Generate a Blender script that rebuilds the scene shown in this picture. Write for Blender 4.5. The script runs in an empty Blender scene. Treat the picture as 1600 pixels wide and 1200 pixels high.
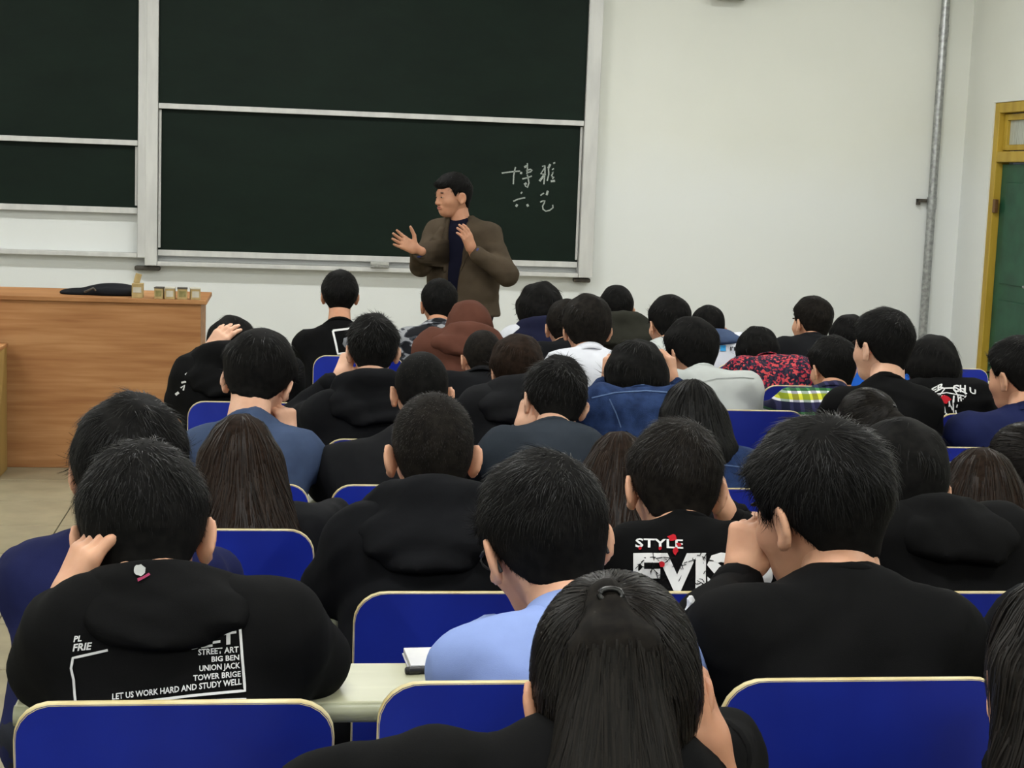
import bpy, math, random
import numpy as np
from mathutils import Vector, Matrix
from mathutils.bvhtree import BVHTree

# ------------------------------------------------------------------ camera, world, exposure
SC = bpy.context.scene
COL = SC.collection
FPX = 2500.0                                   # focal length in pixels of a 1600 x 1200 frame
YAW, PITCH, ROLL = math.radians(8.2), math.atan(325 / FPX), 0.037
CAM = np.array([0.0, 0.0, 1.72])
cf = np.array([math.sin(YAW) * math.cos(PITCH), math.cos(YAW) * math.cos(PITCH), -math.sin(PITCH)])
cr0 = np.array([math.cos(YAW), -math.sin(YAW), 0.0])
cu0 = np.cross(cr0, cf)
cr = cr0 * math.cos(ROLL) + cu0 * math.sin(ROLL)
cu = cu0 * math.cos(ROLL) - cr0 * math.sin(ROLL)
camd = bpy.data.cameras.new('camera')
camd.sensor_width = 36.0
camd.lens = FPX / 1600 * 36.0
camd.clip_start = 0.05
cam = bpy.data.objects.new('camera', camd)
COL.objects.link(cam)
cam.matrix_world = Matrix(((cr[0], cu[0], -cf[0], CAM[0]), (cr[1], cu[1], -cf[1], CAM[1]), (cr[2], cu[2], -cf[2], CAM[2]), (0, 0, 0, 1)))
SC.camera = cam
SC.view_settings.view_transform = 'Standard'
SC.view_settings.look = 'None'
SC.view_settings.gamma = 1.0
SC.view_settings.use_curve_mapping = False
SC.view_settings.exposure = 0.0
world = bpy.data.worlds.new('world')
SC.world = world
world.use_nodes = True
world.node_tree.nodes['Background'].inputs[0].default_value = (0.8, 0.9, 1.0, 1)
world.node_tree.nodes['Background'].inputs[1].default_value = 0.05
LAMP_W = 37.0                                  # watts of each ceiling lamp
LAMPS = [(x, y) for y in (-1.7, 2.3, 6.3, 10.3) for x in (-3.4, 0.2, 3.8)]
CEIL = 4.0

def ray(px, py):
    return cf + cr * ((px - 800) / FPX) - cu * ((py - 600) / FPX)
def at(px, py, Y):
    """room point on the plane at distance Y from the back of the room, seen at that place of the photograph"""
    d = ray(px, py)
    return CAM + d * (Y / d[1])
def onz(px, py, z):
    d = ray(px, py)
    return CAM + d * ((z - CAM[2]) / d[2])
def ppm(P):
    return FPX / float((np.asarray(P) - CAM) @ cf)

# ------------------------------------------------------------------ materials
MATS = {}
def nd(nt, t, **kw):
    n = nt.nodes.new(t)
    for k, v in kw.items():
        setattr(n, k, v)
    return n
def mat(name, c1, c2=None, rough=0.6, scale=20.0, bump=0.0, bscale=None, spec=0.4, metal=0.0, stretch=(1, 1, 1), detail=4.0, sheen=0.0, lo=0.35, hi=0.65):
    """principled material whose colour wanders between two tones with noise"""
    if name in MATS:
        return MATS[name]
    m = bpy.data.materials.new(name)
    m.use_nodes = True
    nt = m.node_tree
    b = nt.nodes['Principled BSDF']
    b.inputs['Roughness'].default_value = rough
    b.inputs['Specular IOR Level'].default_value = spec
    b.inputs['Metallic'].default_value = metal
    if sheen:
        b.inputs['Sheen Weight'].default_value = sheen
        b.inputs['Sheen Roughness'].default_value = 0.5
    tc = nd(nt, 'ShaderNodeTexCoord')
    mp = nd(nt, 'ShaderNodeMapping')
    mp.inputs['Scale'].default_value = stretch
    nt.links.new(tc.outputs['Object'], mp.inputs['Vector'])
    n = nd(nt, 'ShaderNodeTexNoise')
    n.inputs['Scale'].default_value = scale
    n.inputs['Detail'].default_value = detail
    nt.links.new(mp.outputs[0], n.inputs['Vector'])
    r = nd(nt, 'ShaderNodeValToRGB')
    r.color_ramp.elements[0].position = lo
    r.color_ramp.elements[1].position = hi
    r.color_ramp.elements[0].color = (*c1, 1)
    r.color_ramp.elements[1].color = (*(c2 or c1), 1)
    nt.links.new(n.outputs['Fac'], r.inputs[0])
    nt.links.new(r.outputs[0], b.inputs['Base Color'])
    if bump:
        n2 = nd(nt, 'ShaderNodeTexNoise')
        n2.inputs['Scale'].default_value = bscale or scale * 4
        n2.inputs['Detail'].default_value = 3
        nt.links.new(mp.outputs[0], n2.inputs['Vector'])
        bp = nd(nt, 'ShaderNodeBump')
        bp.inputs['Strength'].default_value = bump
        bp.inputs['Distance'].default_value = 0.004
        nt.links.new(n2.outputs['Fac'], bp.inputs['Height'])
        nt.links.new(bp.outputs[0], b.inputs['Normal'])
    MATS[name] = m
    return m
def shade(c, k):
    return tuple(min(1.0, v * k) for v in c)
def s2l(*c):
    return tuple(((v / 255) / 12.92 if v <= 10 else (((v / 255) + 0.055) / 1.055) ** 2.4) for v in c)
def cloth(name, c, rough=0.85, var=0.75, bump=0.12):
    return mat('cloth_' + name, shade(c, var), c, rough=rough, scale=9, bump=bump, bscale=700, spec=0.06, sheen=0.0)

def hair_mat(name, c, c2, rough=0.42):
    if name in MATS:
        return MATS[name]
    m = bpy.data.materials.new(name)
    m.use_nodes = True
    nt = m.node_tree
    b = nt.nodes['Principled BSDF']
    b.inputs['Roughness'].default_value = rough
    b.inputs['Specular IOR Level'].default_value = 0.12
    g = nd(nt, 'ShaderNodeNewGeometry')
    r = nd(nt, 'ShaderNodeValToRGB')
    r.color_ramp.elements[0].color = (*c, 1)
    r.color_ramp.elements[1].color = (*c2, 1)
    nt.links.new(g.outputs['Random Per Island'], r.inputs[0])
    nt.links.new(r.outputs[0], b.inputs['Base Color'])
    MATS[name] = m
    return m
def ramp_mat(name, build, rough=0.85):
    """a material whose colour comes from a small node graph: build(nt, coords_socket) -> colour socket"""
    if name in MATS:
        return MATS[name]
    m = bpy.data.materials.new(name)
    m.use_nodes = True
    nt = m.node_tree
    b = nt.nodes['Principled BSDF']
    b.inputs['Roughness'].default_value = rough
    b.inputs['Specular IOR Level'].default_value = 0.15
    tc = nd(nt, 'ShaderNodeTexCoord')
    nt.links.new(build(nt, tc.outputs['Object']), b.inputs['Base Color'])
    MATS[name] = m
    return m
def emit_mat(name, c, s):
    m = bpy.data.materials.new(name)
    m.use_nodes = True
    b = m.node_tree.nodes['Principled BSDF']
    b.inputs['Base Color'].default_value = (*c, 1)
    b.inputs['Emission Color'].default_value = (*c, 1)
    b.inputs['Emission Strength'].default_value = s
    return m

# ------------------------------------------------------------------ mesh helpers
class Acc:
    def __init__(self):
        self.V, self.F, self.M, self.n = [], [], [], 0
    def add(self, V, F, mi=0):
        V = np.asarray(V, float).reshape(-1, 3)
        for f in (F if isinstance(F, list) and len(F) and isinstance(F[0], np.ndarray) and F[0].ndim == 2 else [np.asarray(F, int)]):
            if len(f):
                self.F.append(f + self.n)
                self.M.append(np.full(len(f), mi, np.int32))
        self.V.append(V)
        self.n += len(V)
        return self
    def box(self, c, s, mi=0, rot=None):
        x, y, z = np.asarray(s, float) / 2
        V = np.array([[-x, -y, -z], [x, -y, -z], [x, y, -z], [-x, y, -z], [-x, -y, z], [x, -y, z], [x, y, z], [-x, y, z]])
        if rot is not None:
            V = V @ np.asarray(rot).T
        F = np.array([[0, 3, 2, 1], [4, 5, 6, 7], [0, 1, 5, 4], [1, 2, 6, 5], [2, 3, 7, 6], [3, 0, 4, 7]])
        return self.add(V + np.asarray(c, float), F, mi)
    def tube(self, pts, r, n=10, mi=0, cap=True):
        pts = [np.asarray(p, float) for p in pts]
        rr = r if hasattr(r, '__len__') else [r] * len(pts)
        V = []
        for i, p in enumerate(pts):
            d = pts[min(i + 1, len(pts) - 1)] - pts[max(i - 1, 0)]
            d = d / (np.linalg.norm(d) + 1e-9)
            a = np.cross(d, [0, 0, 1.0]) if abs(d[2]) < 0.9 else np.cross(d, [1.0, 0, 0])
            a /= np.linalg.norm(a)
            b = np.cross(d, a)
            t = np.linspace(0, 2 * math.pi, n, endpoint=False)
            V.append(p + rr[i] * (np.outer(np.cos(t), a) + np.outer(np.sin(t), b)))
        F = []
        for i in range(len(pts) - 1):
            for j in range(n):
                k = (j + 1) % n
                F.append([i * n + j, (i + 1) * n + j, (i + 1) * n + k, i * n + k])
        self.add(np.concatenate(V), np.array(F), mi)
        if cap:
            for i in (0, len(pts) - 1):
                c = np.arange(n)
                self.add(V[i], np.array([c if i else c[::-1]]), mi)
        return self
    def build(self, name, mats, parent=None, smooth=True, loc=None):
        me = bpy.data.meshes.new(name)
        V = np.concatenate(self.V)
        if loc is not None:
            V = V - np.asarray(loc)
        me.vertices.add(len(V))
        me.vertices.foreach_set('co', V.astype(np.float32).ravel())
        li = np.concatenate([f.ravel() for f in self.F]).astype(np.int32)
        tot = np.concatenate([np.full(len(f), f.shape[1], np.int32) for f in self.F])
        me.loops.add(len(li))
        me.loops.foreach_set('vertex_index', li)
        me.polygons.add(len(tot))
        me.polygons.foreach_set('loop_start', np.concatenate([[0], np.cumsum(tot)[:-1]]).astype(np.int32))
        me.polygons.foreach_set('material_index', np.concatenate(self.M))
        me.polygons.foreach_set('use_smooth', np.full(len(tot), smooth, bool))
        me.update(calc_edges=True)
        for m in (mats if isinstance(mats, (list, tuple)) else [mats]):
            me.materials.append(m)
        return link(name, me, parent)
def link(name, me, parent=None):
    o = bpy.data.objects.new(name, me)
    COL.objects.link(o)
    if parent is not None:
        o.parent = parent
    return o
def bevel(o, w=0.004, seg=2):
    md = o.modifiers.new('bevel', 'BEVEL')
    md.width = w
    md.segments = seg
    md.limit_method = 'ANGLE'
    return o
def tag(o, label=None, cat=None, group=None, kind=None):
    if label: o['label'] = label
    if cat: o['category'] = cat
    if group: o['group'] = group
    if kind: o['kind'] = kind
    return o
def empty(name, loc, rz=0.0):
    o = bpy.data.objects.new(name, None)
    o.empty_display_size = 0.1
    COL.objects.link(o)
    o.location = loc
    o.rotation_euler = (0, 0, rz)
    return o
def boxo(name, c, s, m, parent=None, bw=0.0, rot=None):
    o = Acc().box(c, s, 0, rot).build(name, m, parent, smooth=False)
    if bw:
        bevel(o, bw)
    return o
def copy_tree(o, parent=None):
    c = o.copy()
    COL.objects.link(c)
    c.parent = parent
    for ch in o.children:
        copy_tree(ch, c)
    return c

# ------------------------------------------------------------------ implicit surfaces
class Grid:
    def __init__(self, lo, hi, h):
        self.lo = np.asarray(lo, float)
        self.h = h
        n = np.maximum(4, np.ceil((np.asarray(hi, float) - self.lo) / h).astype(int) + 1)
        self.n = n
        ax = [(self.lo[i] + h * np.arange(n[i])).astype(np.float32) for i in range(3)]
        self.x = ax[0][:, None, None]
        self.y = ax[1][None, :, None]
        self.z = ax[2][None, None, :]
def rc(G, a, b, ra, rb):
    a = np.asarray(a, float); b = np.asarray(b, float)
    d = b - a
    L2 = float(d @ d) + 1e-12
    px, py, pz = G.x - a[0], G.y - a[1], G.z - a[2]
    t = np.clip((px * d[0] + py * d[1] + pz * d[2]) / L2, 0, 1)
    q = (px - t * d[0]) ** 2 + (py - t * d[1]) ** 2 + (pz - t * d[2]) ** 2
    return np.sqrt(q) - (ra + (rb - ra) * t)
def sph(G, c, r):
    return np.sqrt((G.x - c[0]) ** 2 + (G.y - c[1]) ** 2 + (G.z - c[2]) ** 2) - r
def ell(G, c, r, R=None):
    px, py, pz = G.x - c[0], G.y - c[1], G.z - c[2]
    if R is not None:                      # columns of R are the ellipsoid's own axes
        R = np.asarray(R)
        px, py, pz = [px * R[0, i] + py * R[1, i] + pz * R[2, i] for i in range(3)]
    k0 = np.sqrt((px / r[0]) ** 2 + (py / r[1]) ** 2 + (pz / r[2]) ** 2)
    k1 = np.sqrt((px / r[0] ** 2) ** 2 + (py / r[1] ** 2) ** 2 + (pz / r[2] ** 2) ** 2) + 1e-6
    return k0 * (k0 - 1.0) / k1
def smin(a, b, k):
    h = np.clip(0.5 + 0.5 * (b - a) / k, 0, 1)
    return b + (a - b) * h - k * h * (1 - h)
def smax(a, b, k):
    return -smin(-a, -b, k)
E12 = [(0, 1), (2, 3), (4, 5), (6, 7), (0, 2), (1, 3), (4, 6), (5, 7), (0, 4), (1, 5), (2, 6), (3, 7)]
CORN = np.array([[0, 0, 0], [1, 0, 0], [0, 1, 0], [1, 1, 0], [0, 0, 1], [1, 0, 1], [0, 1, 1], [1, 1, 1]])
def surfnet(Fv, G):
    """surface nets: vertices and quads of the zero level of the sampled field"""
    F = np.broadcast_to(Fv, G.n)
    s = F < 0
    cnt = np.zeros(G.n - 1, np.int8)
    nx, ny, nz = G.n
    for c in CORN:
        cnt += s[c[0]:nx - 1 + c[0], c[1]:ny - 1 + c[1], c[2]:nz - 1 + c[2]]
    act = (cnt > 0) & (cnt < 8)
    I = np.argwhere(act)
    if not len(I):
        return np.zeros((0, 3)), np.zeros((0, 4), int)
    vals = np.stack([F[I[:, 0] + c[0], I[:, 1] + c[1], I[:, 2] + c[2]] for c in CORN], 1)
    P = np.zeros((len(I), 3)); W = np.zeros(len(I))
    for a, b in E12:
        va, vb = vals[:, a], vals[:, b]
        m = (va < 0) != (vb < 0)
        t = va[m] / (va[m] - vb[m])
        P[m] += CORN[a] + (CORN[b] - CORN[a]) * t[:, None]
        W[m] += 1
    V = G.lo + G.h * (I + P / W[:, None])
    idx = -np.ones(G.n - 1, np.int64)
    idx[act] = np.arange(len(I))
    Q = []
    for ax in range(3):
        sl0 = [slice(None)] * 3; sl1 = [slice(None)] * 3
        sl0[ax] = slice(0, -1); sl1[ax] = slice(1, None)
        s0, s1 = s[tuple(sl0)], s[tuple(sl1)]
        E = np.argwhere(s0 != s1)
        u, v = (ax + 1) % 3, (ax + 2) % 3
        ok = (E[:, u] > 0) & (E[:, v] > 0) & (E[:, u] < G.n[u] - 1) & (E[:, v] < G.n[v] - 1)
        E = E[ok]
        flip = s0[E[:, 0], E[:, 1], E[:, 2]]
        def cell(du, dv):
            C = E.copy(); C[:, u] += du; C[:, v] += dv
            return idx[C[:, 0], C[:, 1], C[:, 2]]
        q = np.stack([cell(-1, -1), cell(0, -1), cell(0, 0), cell(-1, 0)], 1)
        q[~flip] = q[~flip][:, ::-1]
        Q.append(q)
    return V, np.concatenate(Q)
def rotm(yaw=0, pitch=0, roll=0):
    """degrees; yaw turns to the sitter's left, pitch bows forward, roll tilts to the right"""
    return np.array((Matrix.Rotation(math.radians(yaw), 3, 'Z') @ Matrix.Rotation(math.radians(-pitch), 3, 'X') @ Matrix.Rotation(math.radians(roll), 3, 'Y')))
def unit(v):
    v = np.asarray(v, float)
    return v / (np.linalg.norm(v) + 1e-9)
def frame_y(fwd, dorsal):
    """axes of a hand: y to the fingertips, z out of its back"""
    y = unit(fwd)
    x = unit(np.cross(y, dorsal))
    return np.stack([x, y, np.cross(x, y)], 1)
def sph_samples(rng, V, Q, n):
    a, b, c, d = V[Q[:, 0]], V[Q[:, 1]], V[Q[:, 2]], V[Q[:, 3]]
    N = np.cross(c - a, d - b)
    A = np.linalg.norm(N, axis=1)
    N = N / (A[:, None] + 1e-12)
    i = rng.choice(len(Q), n, p=A / A.sum())
    s, t = rng.rand(n, 1), rng.rand(n, 1)
    return (a[i] * (1 - s) + b[i] * s) * (1 - t) + (d[i] * (1 - s) + c[i] * s) * t, N[i]
# ------------------------------------------------------------------ the room
XL, XR, YB, YW = -5.2, 5.74, -2.6, 13.2
def wall_colour(nt, co):
    n = nd(nt, 'ShaderNodeTexNoise'); n.inputs['Scale'].default_value = 0.9; n.inputs['Detail'].default_value = 5
    nt.links.new(co, n.inputs['Vector'])
    r = nd(nt, 'ShaderNodeValToRGB')
    r.color_ramp.elements[0].position = 0.3; r.color_ramp.elements[0].color = (0.70, 0.71, 0.655, 1)
    r.color_ramp.elements[1].position = 0.75; r.color_ramp.elements[1].color = (0.75, 0.76, 0.71, 1)
    nt.links.new(n.outputs['Fac'], r.inputs[0])
    sp = nd(nt, 'ShaderNodeSeparateXYZ'); nt.links.new(co, sp.inputs[0])
    # the wall was repainted a cooler white up to a hand-drawn line
    n3 = nd(nt, 'ShaderNodeTexNoise'); n3.inputs['Scale'].default_value = 1.3
    nt.links.new(co, n3.inputs['Vector'])
    ad = nd(nt, 'ShaderNodeMath', operation='MULTIPLY_ADD'); ad.inputs[1].default_value = 0.5
    nt.links.new(n3.outputs['Fac'], ad.inputs[0]); nt.links.new(sp.outputs['Z'], ad.inputs[2])
    r2 = nd(nt, 'ShaderNodeValToRGB')
    r2.color_ramp.elements[0].position = 0.46; r2.color_ramp.elements[0].color = (1, 1, 1, 1)
    r2.color_ramp.elements[1].position = 0.60; r2.color_ramp.elements[1].color = (0, 0, 0, 1)
    dv = nd(nt, 'ShaderNodeMath', operation='DIVIDE'); dv.inputs[1].default_value = 4.0
    nt.links.new(ad.outputs[0], dv.inputs[0]); nt.links.new(dv.outputs[0], r2.inputs[0])
    mx = nd(nt, 'ShaderNodeMix', data_type='RGBA')
    mx.inputs[7].default_value = (0.755, 0.775, 0.765, 1)
    nt.links.new(r2.outputs[0], mx.inputs[0]); nt.links.new(r.outputs[0], mx.inputs[6])
    return mx.outputs[2]
M_wall = ramp_mat('plaster', wall_colour, 0.9)
M_ceil = mat('ceiling_paint', (0.78, 0.78, 0.74), (0.82, 0.82, 0.78), rough=0.9, scale=3)
M_tile = mat('floor_tile', s2l(138, 131, 108), s2l(154, 146, 121), rough=0.35, scale=7, detail=8, bump=0.04, spec=0.45)
M_grout = mat('grout', s2l(96, 90, 78), s2l(112, 106, 92), rough=0.9, scale=30)
M_alu = mat('aluminium', s2l(192, 192, 190), s2l(206, 206, 203), rough=0.45, scale=12, spec=0.5, stretch=(1, 1, 0.2))
M_steel = mat('galvanised', s2l(138, 140, 140), s2l(176, 178, 178), rough=0.35, scale=30, metal=0.6)
M_black = mat('black_plastic', (0.012, 0.012, 0.013), (0.02, 0.02, 0.022), rough=0.5, scale=40)
M_ochre = mat('ochre_paint', s2l(168, 138, 40), s2l(184, 154, 56), rough=0.45, scale=14, stretch=(1, 1, 0.15))
M_green = mat('green_paint', s2l(22, 68, 48), s2l(34, 84, 60), rough=0.5, scale=5)
def board_colour(nt, co):
    n = nd(nt, 'ShaderNodeTexNoise'); n.inputs['Scale'].default_value = 1.6; n.inputs['Detail'].default_value = 8; n.inputs['Roughness'].default_value = 0.7
    mp = nd(nt, 'ShaderNodeMapping'); mp.inputs['Scale'].default_value = (1, 1, 2.5)
    nt.links.new(co, mp.inputs[0]); nt.links.new(mp.outputs[0], n.inputs['Vector'])
    r = nd(nt, 'ShaderNodeValToRGB')
    r.color_ramp.elements[0].position = 0.35; r.color_ramp.elements[0].color = (*s2l(9, 22, 16), 1)
    r.color_ramp.elements[1].position = 0.8; r.color_ramp.elements[1].color = (*s2l(17, 32, 24), 1)
    nt.links.new(n.outputs['Fac'], r.inputs[0])
    return r.outputs[0]
M_board = ramp_mat('green_board', board_colour, 0.62)
M_chalk = mat('chalk', s2l(190, 195, 190), s2l(120, 130, 124), rough=0.95, scale=160)

def struct(o):
    o['kind'] = 'structure'
    return o
T = 0.2
struct(boxo('wall_front', ((XL + XR) / 2, YW + T / 2, CEIL / 2), (XR - XL + 2 * T, T, CEIL), M_wall))
struct(boxo('wall_left', (XL - T / 2, (YB + YW) / 2, CEIL / 2), (T, YW - YB, CEIL), M_wall))
struct(boxo('wall_back', ((XL + XR) / 2, YB - T / 2, CEIL / 2), (XR - XL + 2 * T, T, CEIL), M_wall))
struct(boxo('ceiling', ((XL + XR) / 2, (YB + YW) / 2, CEIL + T / 2), (XR - XL + 2 * T, YW - YB + 2 * T, T), M_ceil))
# right wall with the doorway
DY0, DY1, DZ = 11.62, 12.66, 2.46
wr = Acc()
wr.box((XR + T / 2, (YB + DY0) / 2, CEIL / 2), (T, DY0 - YB, CEIL))
wr.box((XR + T / 2, (DY1 + YW) / 2, CEIL / 2), (T, YW - DY1, CEIL))
wr.box((XR + T / 2, (DY0 + DY1) / 2, (DZ + CEIL) / 2), (T, DY1 - DY0, CEIL - DZ))
struct(wr.build('wall_right', M_wall, smooth=False))
# door: frame, transom light, leaf
dr = struct(empty('door_1', (XR + 0.07, (DY0 + DY1) / 2, 0)))
tag(dr, 'dark green door in an ochre wooden frame with a glazed transom')
fx, fw, W2 = 0.0, 0.085, (DY1 - DY0) / 2
boxo('jamb', (fx, -W2 + fw / 2, DZ / 2), (0.12, fw, DZ), M_ochre, dr, 0.006)
boxo('jamb', (fx, W2 - fw / 2, DZ / 2), (0.12, fw, DZ), M_ochre, dr, 0.006)
boxo('lintel', (fx, 0, DZ - fw / 2), (0.12, 2 * W2 - 2 * fw, fw), M_ochre, dr, 0.006)
boxo('transom_bar', (fx, 0, 2.02), (0.12, 2 * W2 - 2 * fw, 0.085), M_ochre, dr, 0.006)
ts = Acc()
iw, z0, z1 = W2 - fw - 0.01, 2.075, DZ - fw - 0.01
for s in (-1, 1):
    ts.box((0.01, s * (iw - 0.03), (z0 + z1) / 2), (0.05, 0.06, z1 - z0))
ts.box((0.01, 0, z0 + 0.02), (0.05, 2 * iw - 0.12, 0.045)); ts.box((0.01, 0, z1 - 0.025), (0.05, 2 * iw - 0.12, 0.05))
tso = bevel(ts.build('transom_sash', M_ochre, dr, smooth=False), 0.004)
M_glass = mat('ribbed_glass', s2l(150, 155, 145), s2l(196, 200, 190), rough=0.2, scale=10, stretch=(1, 14, 0.4), spec=0.6)
boxo('pane', (0.015, 0, (z0 + z1) / 2), (0.008, 2 * iw - 0.12, z1 - z0 - 0.09), M_glass, tso)
leaf = boxo('door_leaf', (0.02, 0, 0.985), (0.045, 2 * W2 - 2 * fw - 0.012, 1.95), M_green, dr, 0.004)
for zc, zh in ((0.5, 0.72), (1.4, 0.82)):
    boxo('door_panel', (-0.008, 0, zc), (0.016, 2 * W2 - 2 * fw - 0.26, zh), M_green, leaf, 0.008)
boxo('hinge', (-0.045, W2 - fw - 0.02, 1.62), (0.03, 0.05, 0.11), mat('brown_metal', s2l(92, 62, 30), s2l(110, 76, 40), rough=0.5), leaf, 0.004)
hd = Acc().tube([(-0.06, -W2 + 0.17, 1.0), (-0.06, -W2 + 0.29, 1.0)], 0.01).tube([(0, -W2 + 0.18, 1.0), (-0.06, -W2 + 0.18, 1.0)], 0.009)
hd.build('door_handle', M_steel, leaf)
struct(boxo('baseboard_front', ((XL + XR) / 2, YW - 0.008, 0.115), (XR - XL, 0.016, 0.23), mat('skirting', s2l(150, 146, 136), s2l(164, 160, 150), rough=0.6), bw=0.004))

# floor: slab, loose-laid tiles on the aisle and before the rows, low steps that carry the last rows
flo = struct(boxo('floor', ((XL + XR) / 2, (YB + YW) / 2, -0.11), (XR - XL + 2 * T, YW - YB + 2 * T, 0.2), M_grout))
TS = 0.555
tb = Acc().box((0, 0, -0.006), (TS - 0.006, TS - 0.006, 0.012)).build('tile', M_tile, flo, smooth=False)
bevel(tb, 0.0015, 1)
first, nt_ = True, 0
for j in range(-8, 10):
    for i in range(-8, 13):
        x, y = -1.04 - TS / 2 + i * TS, 8.2 - TS / 2 + j * TS
        if x - TS / 2 < XL - 0.3 or x + TS / 2 > XR + 0.3 or y + TS / 2 > YW + .3:
            continue
        if not (x < -0.3 or y > 7.9):
            continue
        o = tb if first else tb.copy()
        if not first:
            COL.objects.link(o); o.parent = flo
        first = False
        o.location = (x, y, 0)
ROWS = 'ZABCDEFGH'
YC = {r: 1.32 + 0.76 * i for i, r in enumerate(ROWS)}              # y of each row's chair backs
ZTOP = dict(Z=1.11, A=1.035, B=0.957, C=0.90, D=0.855, E=0.855, F=0.86, G=0.86, H=0.862)
ZF = {r: max(0.0, ZTOP[r] - 0.855) for r in ROWS}                   # floor under each row
PITCHX, X0 = 0.48, -0.134
for r in 'ZABC':
    y0 = YC[r] - 0.26 if r != 'Z' else -0.6
    stp = struct(boxo('floor_step', ((X0 - 0.27 + 4.9) / 2, (y0 + YC[r] + 0.5) / 2, ZF[r] / 2), (4.9 - X0 + 0.27, YC[r] + 0.5 - y0, ZF[r]), M_tile, bw=0.006))
    stp.name = 'floor_step'

# ceiling lamps: twin tube fittings
M_tube = emit_mat('tube_glow', (1.0, 0.97, 0.9), 6.0)
M_enamel = mat('white_enamel', (0.75, 0.75, 0.73), (0.8, 0.8, 0.78), rough=0.4)
lt = bpy.data.lights.new('tube_light', 'AREA')
lt.shape = 'RECTANGLE'; lt.size = 1.2; lt.size_y = 0.22; lt.energy = LAMP_W; lt.color = (0.985, 1.0, 0.985)
lp_ = bpy.data.lights.new('tube_glow', 'POINT')
lp_.energy = LAMP_W * 0.55; lp_.color = lt.color; lp_.shadow_soft_size = 0.1
proto = None
for i, (x, y) in enumerate(LAMPS):
    if proto is None:
        proto = empty('ceiling_lamp', (x, y, CEIL))
        boxo('housing', (0, 0, -0.10), (1.26, 0.2, 0.05), M_enamel, proto, 0.008)
        for s in (-1, 1):
            Acc().tube([(s * 0.45, 0, 0), (s * 0.45, 0, -0.08)], 0.008).build('hanger', M_enamel, proto)
            Acc().tube([(-0.6, s * 0.055, -0.142), (0.6, s * 0.055, -0.142)], 0.014).build('tube', M_tube, proto)
        lo = bpy.data.objects.new('tube_light', lt); COL.objects.link(lo); lo.parent = proto; lo.location = (0, 0, -0.175)
        for s in (-0.4, 0.4):
            lo = bpy.data.objects.new('tube_glow', lp_); COL.objects.link(lo); lo.parent = proto; lo.location = (s, 0, -0.24)
        o = proto
    else:
        o = copy_tree(proto)
        o.location = (x, y, CEIL)
    tag(o, 'white twin-tube ceiling lamp over the ' + ('aisle', 'middle seats', 'door side')[i % 3] + ', ' + ('behind the camera', 'over the back rows', 'over the front rows', 'nearest the blackboards')[i // 3], 'lamp', 'ceiling lamps')

# ------------------------------------------------------------------ blackboards
YP, YF = YW - 0.10, YW - 0.13                    # panel faces, frame face
def rect_px(x0, x1, Y):                           # helper: room x of two picture columns at mid board height
    return at(x0, 200, Y)[0], at(x1, 200, Y)[0]
def sliding_board(name, label, xa, xb, pa, pb, zmid, zbot_panel, ztray, tray, dark_gap):
    o = empty('blackboard', ((xa + xb) / 2, YW, 0))
    tag(o, label, 'blackboard')
    cx = (xa + xb) / 2
    y = lambda Y: Y - YW
    TOP = 3.78
    boxo('post', (pa[0] - cx, -0.065, (ztray + TOP) / 2), (pa[1], 0.13, TOP - ztray), M_alu, o, 0.006)
    boxo('post', (pb[0] - cx, -0.065, (ztray + TOP) / 2), (pb[1], 0.13, TOP - ztray), M_alu, o, 0.006)
    boxo('top_rail', (0, -0.065, TOP + 0.02), (xb - xa + 0.1, 0.13, 0.04), M_alu, o, 0.006)
    br = boxo('bottom_rail', (0, -0.055 - tray / 2, ztray + 0.018), (xb - xa, 0.11 + tray, 0.036), M_alu, o, 0.005)
    up = boxo('upper_panel', (0, -0.095, (zmid + 0.03 + TOP) / 2), (xb - xa - 0.006, 0.014, TOP - zmid - 0.03), M_board, o)
    boxo('panel_rail', (0, -0.010 - 0.095, zmid + 0.022), (xb - xa - 0.002, 0.03, 0.042), M_alu, up, 0.004)
    lp = boxo('lower_panel', (0, -0.06, (zbot_panel + 0.04 + zmid + 0.02) / 2), (xb - xa - 0.006, 0.014, zmid - zbot_panel - 0.02), M_board, o)
    boxo('panel_rail', (0, -0.066, zbot_panel + 0.024), (xb - xa - 0.002, 0.03, 0.048), M_alu, lp, 0.004)
    boxo('panel_edge', (-(xb - xa) / 2 + 0.012, -0.072, (zbot_panel + zmid) / 2 + 0.03), (0.02, 0.02, zmid - zbot_panel - 0.07), M_alu, lp, 0.003)
    boxo('panel_edge', ((xb - xa) / 2 - 0.012, -0.072, (zbot_panel + zmid) / 2 + 0.03), (0.02, 0.02, zmid - zbot_panel - 0.07), M_alu, lp, 0.003)
    return o, lp, cx
M_dark = mat('dark_bracket', s2l(58, 54, 48), s2l(82, 76, 68), rough=0.6, scale=40)
p = lambda x, y: at(x, y, YF)
xa, xb = p(247, 200)[0], p(913, 200)[0]
zb = p(560, 404)[2]
rb, rlp, rcx = sliding_board('r', 'wide green sliding blackboard with chalk writing behind the lecturer', xa, xb,
                             (xa - 0.05, 0.096), (xb + 0.062, 0.118), p(560, 178)[2] - 0.022, zb - 0.026, zb - 0.105, 0.02, True)
boxo('bracket', (xb + 0.045 - rcx, -0.05, zb - 0.13), (0.14, 0.08, 0.035), M_dark, rb, 0.01)
boxo('bracket', (xa - 0.08 - rcx, -0.05, zb - 0.13), (0.2, 0.09, 0.035), M_dark, rb, 0.01)
lxa, lxb = -4.4, p(215, 200)[0]
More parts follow.
